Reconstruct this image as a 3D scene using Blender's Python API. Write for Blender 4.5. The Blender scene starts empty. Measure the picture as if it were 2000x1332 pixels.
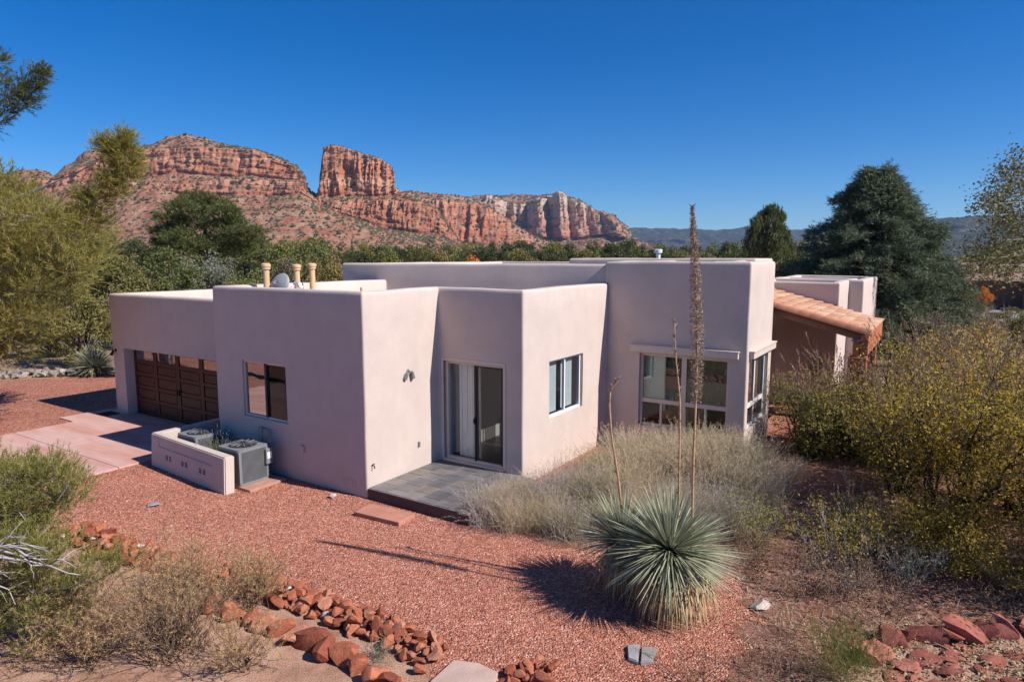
import bpy, bmesh, math, random
import numpy as np
from mathutils import Vector, Matrix, noise

S = bpy.context.scene
R = math.radians
rnd = random.Random(7)

# ------------------------------------------------------------------ camera, sky, sun, exposure
F_PX, PITCH, CAM_H = 1300.0, R(7.2), 5.0          # focal length for a 2000 px wide frame
cam_d = bpy.data.cameras.new('camera'); cam = bpy.data.objects.new('camera', cam_d)
S.collection.objects.link(cam)
cam.location = (0, 0, CAM_H); cam.rotation_euler = (R(90) - PITCH, 0, 0)
cam_d.sensor_width = 36; cam_d.lens = 36 * F_PX / 2000
cam_d.clip_start = .1; cam_d.clip_end = 40000
S.camera = cam

SUN_AZ, SUN_EL = R(114.5), R(41.5)
world = bpy.data.worlds.new('World'); S.world = world; world.use_nodes = True
wn = world.node_tree; bg = wn.nodes['Background']
sky = wn.nodes.new('ShaderNodeTexSky'); sky.sky_type = 'NISHITA'; sky.sun_disc = False
sky.sun_elevation = SUN_EL; sky.sun_rotation = SUN_AZ
sky.altitude = 1500; sky.air_density = 1.0; sky.dust_density = 0.05; sky.ozone_density = 4.0
hs = wn.nodes.new('ShaderNodeHueSaturation'); hs.inputs['Saturation'].default_value = 1.42
wn.links.new(sky.outputs[0], hs.inputs['Color']); tint = wn.nodes.new('ShaderNodeMix'); tint.data_type = 'RGBA'; tint.blend_type = 'MULTIPLY'; tint.inputs[0].default_value = 1; tint.inputs[7].default_value = (.80, 1, 1.23, 1)
wn.links.new(hs.outputs[0], tint.inputs[6]); wn.links.new(tint.outputs[2], bg.inputs[0]); bg.inputs[1].default_value = 0.07
sun_d = bpy.data.lights.new('sun', 'SUN'); sun = bpy.data.objects.new('sun', sun_d); S.collection.objects.link(sun)
sdir = Vector((math.cos(SUN_EL) * math.sin(SUN_AZ), math.cos(SUN_EL) * math.cos(SUN_AZ), math.sin(SUN_EL)))
sun.rotation_euler = sdir.to_track_quat('Z', 'Y').to_euler(); sun.location = sdir * 60
sun_d.energy = 5.0; sun_d.angle = R(.5); sun_d.color = (1, .93, .84)
S.view_settings.view_transform = 'Standard'; S.view_settings.look = 'None'
S.view_settings.exposure = 0.47; S.view_settings.gamma = 1; S.view_settings.use_curve_mapping = False
S.render.engine = 'CYCLES'; S.cycles.use_denoising = True
S.cycles.max_bounces = 6; S.cycles.diffuse_bounces = 3; S.cycles.glossy_bounces = 3
S.cycles.transmission_bounces = 4; S.cycles.transparent_max_bounces = 8; S.cycles.volume_bounces = 0
S.cycles.caustics_reflective = False; S.cycles.caustics_refractive = False

# ------------------------------------------------------------------ surveying helpers (photo pixel -> place)
def ray(u, v):
    x = (u - 1000) / F_PX; y = -(v - 666) / F_PX
    return x, math.cos(PITCH) + y * math.sin(PITCH), y * math.cos(PITCH) - math.sin(PITCH)
def gnd(u, v, z=0.):
    x, f, w = ray(u, v); t = (z - CAM_H) / w
    return Vector((x * t, f * t, z))
def at(u, v, Y):
    x, f, w = ray(u, v); t = Y / f
    return Vector((x * t, Y, CAM_H + w * t))
HA = R(33); HOUSE_O = Vector((-3.01, 13.35, 0))      # house corner and turn; local x = b, local y = a
E1 = Vector((math.sin(HA), math.cos(HA), 0)); E2 = Vector((math.cos(HA), -math.sin(HA), 0))
def hw(b, a, z=0): return HOUSE_O + E2 * b + E1 * a + Vector((0, 0, z))

# ------------------------------------------------------------------ objects
def link(o): S.collection.objects.link(o); return o
def tag(o, label=None, cat=None, group=None, kind=None):
    if label: o['label'] = label
    if cat: o['category'] = cat
    if group: o['group'] = group
    if kind: o['kind'] = kind
    return o
def thing(name, label, cat, loc=(0, 0, 0), rz=0, group=None):
    o = link(bpy.data.objects.new(name, None)); o.location = loc; o.rotation_euler = (0, 0, rz); o.empty_display_size = .2
    return tag(o, label, cat, group)
def obj(name, me, mat=None, parent=None, loc=None, rz=0, sc=None):
    o = link(bpy.data.objects.new(name, me))
    if mat is not None and not me.materials: me.materials.append(mat)
    if parent: o.parent = parent
    if loc is not None: o.location = loc
    if rz: o.rotation_euler = (0, 0, rz)
    if sc is not None: o.scale = sc if hasattr(sc, '__len__') else (sc, sc, sc)
    return o
def me_np(name, V, k, smooth=False):
    """V (n,k,3): n separate polygons of k corners"""
    n = len(V); me = bpy.data.meshes.new(name)
    me.vertices.add(n * k); me.vertices.foreach_set('co', np.asarray(V, np.float32).ravel())
    me.loops.add(n * k); me.loops.foreach_set('vertex_index', np.arange(n * k, dtype=np.int32))
    me.polygons.add(n); me.polygons.foreach_set('loop_start', np.arange(0, n * k, k, dtype=np.int32))
    me.polygons.foreach_set('loop_total', np.full(n, k, np.int32))
    me.update(calc_edges=True); return me
def me_idx(name, V, Fc, smooth=False):
    me = bpy.data.meshes.new(name); me.from_pydata([tuple(v) for v in V], [], [tuple(f) for f in Fc]); me.update()
    if smooth: me.shade_smooth()
    return me
def me_tri(name, V, T, smooth=False):
    """fast indexed polygons, T (m,k)"""
    V = np.asarray(V, np.float32); T = np.asarray(T, np.int32); m, k = T.shape
    me = bpy.data.meshes.new(name)
    me.vertices.add(len(V)); me.vertices.foreach_set('co', V.ravel())
    me.loops.add(m * k); me.loops.foreach_set('vertex_index', T.ravel())
    me.polygons.add(m); me.polygons.foreach_set('loop_start', np.arange(0, m * k, k, dtype=np.int32))
    me.polygons.foreach_set('loop_total', np.full(m, k, np.int32))
    me.update(calc_edges=True)
    if smooth: me.shade_smooth()
    return me
def bm_me(bm, name, smooth=None):
    bmesh.ops.recalc_face_normals(bm, faces=bm.faces)
    me = bpy.data.meshes.new(name); bm.to_mesh(me); bm.free()
    if smooth is not None:
        me.shade_smooth(); me.set_sharp_from_angle(angle=R(smooth))
    return me
def box(bm, x0, x1, y0, y1, z0, z1, bev=0):
    vs = [bm.verts.new(p) for p in ((x0,y0,z0),(x1,y0,z0),(x1,y1,z0),(x0,y1,z0),(x0,y0,z1),(x1,y0,z1),(x1,y1,z1),(x0,y1,z1))]
    fs = [bm.faces.new([vs[i] for i in q]) for q in ((0,3,2,1),(4,5,6,7),(0,1,5,4),(1,2,6,5),(2,3,7,6),(3,0,4,7))]
    if bev:
        es = list({e for f in fs for e in f.edges})
        bmesh.ops.bevel(bm, geom=es, offset=bev, segments=2, affect='EDGES', profile=.6)
    return vs
def box_me(name, *a, bev=0, smooth=None):
    bm = bmesh.new(); box(bm, *a, bev=bev); return bm_me(bm, name, smooth)
def boxes_me(name, L, bev=0):
    bm = bmesh.new()
    for a in L: box(bm, *a, bev=bev)
    return bm_me(bm, name)
def lathe(bm, prof, n=16, c=(0, 0, 0)):
    rings = [[bm.verts.new((c[0] + r * math.cos(2*math.pi*i/n), c[1] + r * math.sin(2*math.pi*i/n), c[2] + z)) for i in range(n)] for r, z in prof]
    for p, q in zip(rings, rings[1:]):
        for i in range(n): bm.faces.new((p[i], p[(i+1) % n], q[(i+1) % n], q[i]))
    bm.faces.new(rings[0][::-1]); bm.faces.new(rings[-1])
def tube_np(P, r, n=5):
    """tapered tube along points: verts, quads"""
    P = np.asarray(P, float); r = np.broadcast_to(np.asarray(r, float), (len(P),))
    T = np.gradient(P, axis=0); T /= np.linalg.norm(T, axis=1)[:, None] + 1e-9
    up = np.where(np.abs(T[:, 2:3]) > .9, np.array([[1., 0, 0]]), np.array([[0, 0, 1.]]))
    A = np.cross(T, up); A /= np.linalg.norm(A, axis=1)[:, None] + 1e-9; B = np.cross(T, A)
    ang = np.arange(n) * 2 * math.pi / n
    V = P[:, None] + r[:, None, None] * (A[:, None] * np.cos(ang)[None, :, None] + B[:, None] * np.sin(ang)[None, :, None])
    m = len(P); i = np.arange(m - 1)[:, None] * n; j = np.arange(n)[None]; j2 = (j + 1) % n
    Q = np.stack([i + j, i + j2, i + n + j2, i + n + j], -1).reshape(-1, 4)
    return V.reshape(-1, 3), Q
class Tubes:
    def __init__(s): s.V = []; s.Q = []; s.n = 0
    def add(s, P, r, n=5):
        V, Q = tube_np(P, r, n); s.V.append(V); s.Q.append(Q + s.n); s.n += len(V)
    def mesh(s, name): return me_tri(name, np.concatenate(s.V), np.concatenate(s.Q), True)

# ------------------------------------------------------------------ materials
def mat(name, rough=.8, spec=.3):
    m = bpy.data.materials.new(name); m.use_nodes = True
    b = m.node_tree.nodes['Principled BSDF']; b.inputs['Roughness'].default_value = rough
    b.inputs['Specular IOR Level'].default_value = spec
    return m, m.node_tree, b
def node(nt, t, **kw):
    n = nt.nodes.new(t)
    for k, v in kw.items():
        if k.startswith('_'): n.inputs[k[1:]].default_value = v
        else: setattr(n, k, v)
    return n
def ramp(nt, fac, stops, interp='LINEAR'):
    r = nt.nodes.new('ShaderNodeValToRGB'); cr = r.color_ramp; cr.interpolation = interp
    while len(cr.elements) < len(stops): cr.elements.new(.5)
    for e, (p, c) in zip(cr.elements, stops): e.position = p; e.color = (*c, 1)
    if fac is not None: nt.links.new(fac, r.inputs[0])
    return r
def coord(nt, kind='Object'): return nt.nodes.new('ShaderNodeTexCoord').outputs[kind]
def ntex(nt, vec, scale, detail=4, rough=.55):
    n = node(nt, 'ShaderNodeTexNoise', _Scale=scale, _Detail=detail, _Roughness=rough); nt.links.new(vec, n.inputs['Vector']); return n
def mix(nt, fac, a, b, typ='MIX'):
    n = nt.nodes.new('ShaderNodeMix'); n.data_type = 'RGBA'; n.blend_type = typ
    for s, i in ((fac, 0), (a, 6), (b, 7)):
        if hasattr(s, 'is_linked'): nt.links.new(s, n.inputs[i])
        elif i: n.inputs[i].default_value = (*s, 1)
        else: n.inputs[0].default_value = s
    return n.outputs[2]
def bump(nt, b, h, strength=.3, dist=.02):
    n = node(nt, 'ShaderNodeBump', _Strength=strength, _Distance=dist); nt.links.new(h, n.inputs['Height'])
    nt.links.new(n.outputs[0], b.inputs['Normal']); return n
def plain(name, c, rough=.7, var=.12, scale=6, bmp=0, metal=0, spec=.3):
    m, nt, b = mat(name, rough, spec); v = coord(nt); n = ntex(nt, v, scale)
    lo = [x * (1 - var) for x in c]; hi = [min(1, x * (1 + var)) for x in c]
    r = ramp(nt, n.outputs[0], [(.3, lo), (.7, hi)]); nt.links.new(r.outputs[0], b.inputs['Base Color'])
    b.inputs['Metallic'].default_value = metal
    if bmp: bump(nt, b, ntex(nt, v, scale * 8).outputs[0], bmp, .01)
    return m
def leafmat(name, stops, trans=.25, rough=.6, objvar=.25):
    """per-leaf colour from the stops, per-plant shift, some light through the leaf"""
    m, nt, b = mat(name, rough, .25)
    g = nt.nodes.new('ShaderNodeNewGeometry'); oi = nt.nodes.new('ShaderNodeObjectInfo')
    k = len(stops); r = ramp(nt, g.outputs['Random Per Island'], [(i / max(1, k - 1), c) for i, c in enumerate(stops)])
    hs = nt.nodes.new('ShaderNodeHueSaturation')
    mr = node(nt, 'ShaderNodeMapRange'); nt.links.new(oi.outputs['Random'], mr.inputs[0])
    mr.inputs[3].default_value = 1 - objvar; mr.inputs[4].default_value = 1 + objvar
    mr2 = node(nt, 'ShaderNodeMapRange'); nt.links.new(oi.outputs['Random'], mr2.inputs[0])
    mr2.inputs[3].default_value = .515; mr2.inputs[4].default_value = .485
    nt.links.new(mr.outputs[0], hs.inputs['Value']); nt.links.new(mr2.outputs[0], hs.inputs['Hue']); nt.links.new(r.outputs[0], hs.inputs['Color'])
    nt.links.new(hs.outputs[0], b.inputs['Base Color'])
    t = nt.nodes.new('ShaderNodeBsdfTranslucent'); nt.links.new(hs.outputs[0], t.inputs[0])
    ms = nt.nodes.new('ShaderNodeMixShader'); ms.inputs[0].default_value = trans
    nt.links.new(b.outputs[0], ms.inputs[1]); nt.links.new(t.outputs[0], ms.inputs[2])
    nt.links.new(ms.outputs[0], nt.nodes['Material Output'].inputs[0]); return m
def islandmat(name, stops, rough=.85, useobj=False, bmp=.4, bscale=30, var=.2):
    m, nt, b = mat(name, rough, .2)
    if useobj: src = nt.nodes.new('ShaderNodeObjectInfo').outputs['Random']
    else: src = nt.nodes.new('ShaderNodeNewGeometry').outputs['Random Per Island']
    r = ramp(nt, src, stops); v = coord(nt); n = ntex(nt, v, bscale * .3, 5)
    d = ramp(nt, n.outputs[0], [(.3, (1 - var,) * 3), (.7, (1 + var,) * 3)])
    nt.links.new(mix(nt, 1., r.outputs[0], d.outputs[0], 'MULTIPLY'), b.inputs['Base Color'])
    if bmp: bump(nt, b, ntex(nt, v, bscale, 6).outputs[0], bmp, .02)
    return m

def stucco_mat(name, c, stain=.08):
    m, nt, b = mat(name, .9, .15); v = coord(nt)
    n1 = ntex(nt, v, 1.6, 9, .68); n2 = ntex(nt, v, 45, 5, .65)
    mp = nt.nodes.new('ShaderNodeMapping'); mp.inputs['Scale'].default_value = (3.2, 3.2, .25); nt.links.new(v, mp.inputs[0])
    n3 = ntex(nt, mp.outputs[0], 1.5, 4)
    r1 = ramp(nt, n1.outputs[0], [(.3, [x * (1 - stain * 1.4) for x in c]), (.7, [x * (1 + stain * .8) for x in c])])
    r3 = ramp(nt, n3.outputs[0], [(.25, (1 - stain * .5,) * 3), (.55, (1, 1, 1))])
    nt.links.new(mix(nt, 1., r1.outputs[0], r3.outputs[0], 'MULTIPLY'), b.inputs['Base Color'])
    bump(nt, b, n2.outputs[0], .6, .012); return m
STUCCO = stucco_mat('stucco', (.555, .465, .425), .06)
STUCCO2 = stucco_mat('porch_stucco', (.42, .14, .075), .1)
def glass_mat(name, refl, tint, rough=.0):
    m, nt, b = mat(name); nt.nodes.remove(b)
    gl = node(nt, 'ShaderNodeBsdfGlossy', _Roughness=rough); tr = nt.nodes.new('ShaderNodeBsdfTransparent'); tr.inputs[0].default_value = (*tint, 1)
    lw = node(nt, 'ShaderNodeLayerWeight', _Blend=.5); ma = node(nt, 'ShaderNodeMath', operation='MULTIPLY_ADD')
    pw = node(nt, 'ShaderNodeMath', operation='POWER'); nt.links.new(lw.outputs['Facing'], pw.inputs[0]); pw.inputs[1].default_value = 4.; nt.links.new(pw.outputs[0], ma.inputs[0]); ma.inputs[1].default_value = .7; ma.inputs[2].default_value = refl; ma.use_clamp = True
    ms = nt.nodes.new('ShaderNodeMixShader'); nt.links.new(ma.outputs[0], ms.inputs[0])
    nt.links.new(tr.outputs[0], ms.inputs[1]); nt.links.new(gl.outputs[0], ms.inputs[2]); nt.links.new(ms.outputs[0], nt.nodes['Material Output'].inputs[0])
    v = coord(nt); n = ntex(nt, v, 1.3, 2); bu = node(nt, 'ShaderNodeBump', _Strength=.04, _Distance=.05); nt.links.new(n.outputs[0], bu.inputs['Height']); nt.links.new(bu.outputs[0], gl.inputs['Normal'])
    return m
GLASS = glass_mat('glass', .06, (.87, .91, .92)); GLASS_G = glass_mat('green_glass', .09, (.75, .83, .80)); SCREEN = glass_mat('screened_glass', .03, (.66, .66, .65)); CLEAR = glass_mat('clear_glass', .03, (.95, .96, .96))
MIRROR = glass_mat('coated_glass', .45, (.5, .53, .53))
FRAME = plain('window_frame', (.58, .50, .44), .5, .05); DARKMETAL = plain('dark_metal', (.03, .028, .03), .45, .1, metal=.3)
WHITE = plain('white_paint', (.72, .72, .72), .5, .05); TAN = plain('tan_pipe', (.55, .39, .23), .6, .08); BLIND = plain('blind', (.74, .76, .77), .6, .04)
GREYM = plain('grey_metal', (.20, .205, .21), .45, .1, metal=.2); CONCRETE = plain('red_concrete', (.42, .22, .17), .85, .15, 3, .3)
# ================================================================== SETTING
def sheet(name, pts, z, m, jag=.0, step=.5, seed=1):
    rg = random.Random(seed); P = []
    for i, p in enumerate(pts):
        q = pts[(i + 1) % len(pts)]; d = math.dist(p, q); k = max(1, int(d / step)) if jag else 1
        for j in range(k):
            t = j / k; P.append((p[0] + (q[0]-p[0]) * t + rg.uniform(-jag, jag), p[1] + (q[1]-p[1]) * t + rg.uniform(-jag, jag), z))
    bm = bmesh.new(); f = bm.faces.new([bm.verts.new(p) for p in P])
    if f.normal.z < 0: f.normal_flip()
    bm.normal_update()
    if bm.faces[:][0].normal.z < 0: bmesh.ops.reverse_faces(bm, faces=bm.faces[:])
    bmesh.ops.triangulate(bm, faces=bm.faces[:])
    me = bpy.data.meshes.new(name); bm.to_mesh(me); bm.free()
    return tag(obj(name, me, m), kind='structure')

# far and near natural ground
m, nt, b = mat('soil', .95, .1); v = coord(nt)
n1 = ntex(nt, v, .05, 6); n2 = ntex(nt, v, 2.2, 8, .65); n3 = ntex(nt, v, 45, 4)
near = ramp(nt, n2.outputs[0], [(.25, (.24, .12, .08)), (.5, (.40, .235, .165)), (.75, (.50, .34, .25))])
far = ramp(nt, n1.outputs[0], [(.35, (.27, .20, .12)), (.52, (.22, .18, .10)), (.66, (.40, .27, .18))])
gd = nt.nodes.new('ShaderNodeVectorMath'); gd.operation = 'LENGTH'; nt.links.new(v, gd.inputs[0])
mr = node(nt, 'ShaderNodeMapRange'); nt.links.new(gd.outputs['Value'], mr.inputs[0]); mr.inputs[1].default_value = 24; mr.inputs[2].default_value = 45
base = mix(nt, mr.outputs[0], near.outputs[0], far.outputs[0])
grit = ramp(nt, n3.outputs[0], [(.35, (.72, .72, .72)), (.65, (1.2, 1.2, 1.2))])
nt.links.new(mix(nt, 1., base, grit.outputs[0], 'MULTIPLY'), b.inputs['Base Color'])
bump(nt, b, n3.outputs[0], .8, .02)
SOIL = m
sheet('ground', [(-14000, -3000), (14000, -3000), (14000, 14000), (-14000, 14000)], 0, SOIL)

# red gravel yard
m, nt, b = mat('gravel', .9, .15); v = coord(nt)
vo = node(nt, 'ShaderNodeTexVoronoi', _Scale=34.); nt.links.new(v, vo.inputs['Vector'])
sep = nt.nodes.new('ShaderNodeSeparateColor'); nt.links.new(vo.outputs['Color'], sep.inputs[0])
cr = ramp(nt, sep.outputs[0], [(0, (.20, .07, .045)), (.35, (.38, .145, .095)), (.7, (.49, .205, .14)), (.9, (.58, .295, .22)), (1, (.66, .46, .38))])
big = ntex(nt, v, .55, 4); bgr = ramp(nt, big.outputs[0], [(.3, (.86, .84, .84)), (.7, (1.1, 1.08, 1.06))])
nt.links.new(mix(nt, 1., cr.outputs[0], bgr.outputs[0], 'MULTIPLY'), b.inputs['Base Color'])
inv = node(nt, 'ShaderNodeMath', operation='SUBTRACT'); inv.inputs[0].default_value = 1; nt.links.new(vo.outputs['Distance'], inv.inputs[1])
bump(nt, b, inv.outputs[0], 1., .03)
GRAVEL = m
YARD = [(-34, 15), (-14, 12.6), (-9.2, 12.3), (-7.3, 11.15), (-5, 10.0), (-3.3, 9.35), (-1.7, 8.5), (-.95, 7.7), (-.8, 6.6), (.3, 6.0), (1.3, 6.9), (3.0, 7.3), (4.2, 7.9), (5.2, 8.3), (8, 8.5), (14, 8), (17, 14), (12, 27), (-5, 31), (-17, 28), (-22, 26.4), (-36, 24.4)]
sheet('gravel_yard', YARD, .006, GRAVEL, .12, .4)
m, nt, b = mat('bed_soil', .95, .1); v = coord(nt)
n2 = ntex(nt, v, 1.7, 8, .68); n3 = ntex(nt, v, 38, 5, .7)
so = ramp(nt, n2.outputs[0], [(.3, (.17, .08, .058)), (.5, (.29, .14, .10)), (.7, (.39, .22, .165))]); gr = ramp(nt, n3.outputs[0], [(.35, (.6, .6, .6)), (.62, (1.25, 1.25, 1.25))])
nt.links.new(mix(nt, 1., so.outputs[0], gr.outputs[0], 'MULTIPLY'), b.inputs['Base Color']); bump(nt, b, n3.outputs[0], 1., .03)
BED = [(3.1, 6.3), (2.6, 6.75), (2.95, 7.15), (2.7, 7.5), (3.15, 7.85), (3.0, 8.3), (3.4, 8.7), (3.25, 9.1), (3.5, 9.6), (2.6, 10.4), (1.4, 10.9), (.4, 11.3), (-.2, 11.9), (0, 12.6), (1.2, 13.4), (3, 15.5), (6, 16), (9, 19), (14, 20), (17, 14), (14, 8), (8, 8.4), (5.3, 8.2), (4.3, 7.8), (3.4, 7.0)]
sheet('planting_bed', BED, .011, m, .22, .22, 4)

# driveway slabs in tinted concrete
m, nt, b = mat('driveway_concrete', .75, .25); v = coord(nt, 'Generated'); vo_ = coord(nt)
mp = nt.nodes.new('ShaderNodeMapping'); mp.inputs['Scale'].default_value = (.35, 1.6, 1); mp.inputs['Rotation'].default_value = (0, 0, .25); nt.links.new(vo_, mp.inputs[0])
n1 = ntex(nt, mp.outputs[0], .9, 7, .62); n2 = ntex(nt, vo_, 25, 4)
r1 = ramp(nt, n1.outputs[0], [(.3, (.44, .20, .15)), (.48, (.52, .30, .26)), (.62, (.56, .37, .34)), (.8, (.48, .23, .165))])
nt.links.new(r1.outputs[0], b.inputs['Base Color']); bump(nt, b, n2.outputs[0], .15, .01)
DRIVE = m
drv = thing('driveway', None, None, HOUSE_O, -HA); drv['kind'] = 'structure'
bs = [-12.1, -9.3, -6.35]; asl = [-9.6, -5.7, -1.82, 1.44]
for i in range(2):
    for j in range(3):
        obj('slab', box_me('slab', bs[i] + .008, bs[i+1] - .008, asl[j] + .008, asl[j+1] - .008, -.1, .05, bev=.006), DRIVE, drv)
obj('slab', box_me('slab', -13.05, -12.115, -.25, 1.5, -.1, .045, bev=.006), DRIVE, drv)
obj('slab', box_me('slab', -13.05, -12.62, 1.515, 7.0, -.1, .045, bev=.006), DRIVE, drv)
obj('joint', box_me('joint', -12.08, -6.37, -9.58, 1.42, -.1, .035), plain('joint_fill', (.16, .07, .05), .9), drv)
obj('drain_mat', box_me('drain_mat', -12.6, -11.95, .62, 1.05, .0455, .056), plain('dark_mat', (.03, .012, .012), .9), drv)

# road far left and paved street far right
ASPH = plain('asphalt', (.10, .095, .095), .9, .2, 4, .3)
sheet('road', [(-75, 40), (-14, 52), (-14, 57), (-75, 46)], .012, ASPH, .1, 2)
sheet('street', [(34, 46), (42, 50), (56, 66), (64, 90), (56, 90), (47, 67), (36, 52.5)], .012, plain('pale_asphalt', (.30, .25, .24), .9, .15), .1, 2)

# ------------------------------------------------------------------ mountains
def rock_mat(name, bands, scale, veg=(.055, .06, .03), soil=(.33, .115, .07), soil2=(.40, .25, .165), zmax=300., vegamt=.55):
    m, nt, b = mat(name, .95, .08); v = coord(nt)
    sx = nt.nodes.new('ShaderNodeSeparateXYZ'); nt.links.new(v, sx.inputs[0])
    n1 = ntex(nt, v, .012 * scale, 5); mul = node(nt, 'ShaderNodeMath', operation='MULTIPLY_ADD'); nt.links.new(n1.outputs[0], mul.inputs[0]); mul.inputs[1].default_value = .05 * zmax; nt.links.new(sx.outputs[2], mul.inputs[2])
    dv = node(nt, 'ShaderNodeMath', operation='DIVIDE'); nt.links.new(mul.outputs[0], dv.inputs[0]); dv.inputs[1].default_value = zmax * 1.03
    r = ramp(nt, dv.outputs[0], bands)
    mp = nt.nodes.new('ShaderNodeMapping'); mp.inputs['Scale'].default_value = (.02 * scale, .02 * scale, .55 * scale); nt.links.new(v, mp.inputs[0])
    n2 = ntex(nt, mp.outputs[0], .5, 5, .7); st = ramp(nt, n2.outputs[0], [(.32, (.74, .66, .62)), (.47, (1, 1, 1)), (.62, (1.22, 1.32, 1.38))])
    rock = mix(nt, 1., r.outputs[0], st.outputs[0], 'MULTIPLY')
    n3 = ntex(nt, v, .05 * scale, 6, .7); so = ramp(nt, n3.outputs[0], [(.38, soil), (.6, soil2)])
    n4 = ntex(nt, v, .16 * scale, 5, .8); ve = ramp(nt, n4.outputs[0], [(vegamt, (0, 0, 0)), (vegamt + .06, (1, 1, 1))])
    flat = mix(nt, ve.outputs[0], so.outputs[0], veg)
    g = nt.nodes.new('ShaderNodeNewGeometry'); sn = nt.nodes.new('ShaderNodeSeparateXYZ'); nt.links.new(g.outputs['True Normal'], sn.inputs[0])
    sl = ramp(nt, sn.outputs[2], [(.42, (0, 0, 0)), (.58, (1, 1, 1))])
    nt.links.new(mix(nt, sl.outputs[0], rock, flat), b.inputs['Base Color'])
    mp2 = nt.nodes.new('ShaderNodeMapping'); mp2.inputs['Scale'].default_value = (.09 * scale, .09 * scale, .05 * scale); nt.links.new(v, mp2.inputs[0])
    bump(nt, b, ntex(nt, mp2.outputs[0], 1., 7, .7).outputs[0], .9, 7 / scale); return m
def cur(pts):
    x = [p[0] for p in pts]; y = [p[1] for p in pts]; return lambda u: np.interp(u, x, y)
def fbm(x, y, z, o=4): return noise.fractal(Vector((x, y, z)), 1.0, 2.1, o)
def massif(name, D, u0, u1, du, rows, m, seed, amp, fl, ledge=0., veg=None, big=0., ridge=.55):
    """rows: (skyline curve in photo pixels, setback in m, sub-steps, kind c cliff / t talus / b bench)"""
    us = np.arange(u0, u1 + .1, du); cols = len(us); lev = []
    for k, (cv, d, n, kind) in enumerate(rows):
        vv = cv(us); dd = d(us) if callable(d) else np.full(cols, float(d))
        if k:
            for j in range(1, n + 1):
                t = j / n; st = 0
                if kind == 'c' and ledge: st = ledge * (math.floor(t * n / 4) * 4 / n - t) 
                lev.append((pv + (vv - pv) * t, pd + (dd - pd) * t + st * (1 if kind == 'c' else 0), kind, t))
        else: lev.append((vv, dd, 't', 0))
        pv, pd = vv, dd
    V = np.zeros((len(lev), cols, 3)); px = 1.0 / F_PX * D
    for r_, (vv, dd, kind, t) in enumerate(lev):
        for c_ in range(cols):
            p = at(us[c_], vv[c_], D + dd[c_])
            if r_ == 0: p.z = -2
            X, Z = p.x, p.z; q = seed * 13.7
            if kind == 'c':
                f = (1 - abs(fbm(X / fl, q, Z / (fl * 5), 4)) * 2.2) * amp * ridge * max(.15, .5 + 1.6 * fbm(X / (fl * 2.3), q + 31, Z / (fl * 1.5), 2)) + big * amp * abs(fbm(X / (fl * 1.5), q + 17, 0, 2)) + fbm(X / (fl * .9), q + 41, Z / (fl * .22), 3) * amp * .35 + fbm(X / (fl * .28), q + 5, Z / (fl * 1.2), 3) * amp * .3 + fbm(X / (fl * 4), q + 9, 0, 2) * amp * 1.6
            elif kind == 't':
                f = fbm(X / (fl * 1.3), q, p.y / (fl * 1.3), 5) * amp * 1.2 + fbm(X / (fl * 4), q + 9, 0, 2) * amp * 1.6
            else: f = fbm(X / (fl * 4), q + 9, 0, 2) * amp * 1.6 + fbm(X / fl, q, p.y / fl, 3) * amp * .5
            V[r_, c_] = (p.x, p.y - f, p.z + (fbm(X / (fl * .4), q + 3, p.y / fl, 3) * amp * .1 if 0 < r_ else 0))
    i = np.arange(len(lev) - 1)[:, None] * cols; j = np.arange(cols - 1)[None]
    Q = np.stack([i + j, i + j + 1, i + cols + j + 1, i + cols + j], -1).reshape(-1, 4)
    o = tag(obj(name, me_tri(name, V.reshape(-1, 3), Q, False), m), kind='structure')
    if veg:
        n, lo, hi, nz = veg; rg = np.random.default_rng(seed); P = V.reshape(-1, 3); a, b_, c = P[Q[:, 0]], P[Q[:, 1]], P[Q[:, 3]]
        cr = np.cross(b_ - a, c - a); ar = np.linalg.norm(cr, axis=1); w = np.where(cr[:, 2] / (ar + 1e-9) > nz, ar, ar * .015)
        idx = rg.choice(len(Q), n, p=w / w.sum()); s, t = rg.random((2, n))
        C = a[idx] + (b_ - a)[idx] * s[:, None] + (c - a)[idx] * t[:, None]
        sz = rg.uniform(lo, hi, n) * rg.uniform(.6, 1.2, n); octo = np.array([(1,0,.1),(.3,1,0),(-.9,.4,.1),(-.5,-.9,0),(.6,-.8,.1),(.1,.1,1)])
        VV = C[:, None] + octo[None] * sz[:, None, None] * rg.uniform(.7, 1.25, (n, 6, 1))
        tri = np.array([(0,1,5),(1,2,5),(2,3,5),(3,4,5),(4,0,5)]); T = (np.arange(n)[:, None, None] * 6 + tri[None]).reshape(-1, 3)
        so = obj('juniper_scrub', me_tri('juniper_scrub', VV.reshape(-1, 3), T), SCRUB)
        tag(so, 'dark juniper scrub dotted over the slopes of the ' + name.replace('_', ' '), 'scrub', kind='stuff')
    return o
SCRUB = leafmat('scrub', [(.045, .05, .024), (.075, .075, .036), (.11, .10, .055)], .1)
RED = [(0, (.36, .13, .08)), (.3, (.40, .145, .085)), (.42, (.46, .20, .12)), (.5, (.40, .14, .08)), (.58, (.52, .27, .17)), (.66, (.43, .16, .09)), (.78, (.50, .23, .14)), (.88, (.44, .18, .11)), (1, (.50, .30, .20))]
RM1 = rock_mat('red_sandstone', RED, .55, zmax=290)
PALE = [(0, (.40, .17, .12)), (.4, (.45, .20, .14)), (.55, (.46, .26, .19)), (.72, (.47, .34, .26)), (1, (.47, .36, .28))]
RM2 = rock_mat('pale_sandstone', PALE, .3, zmax=330, vegamt=.5)
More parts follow.
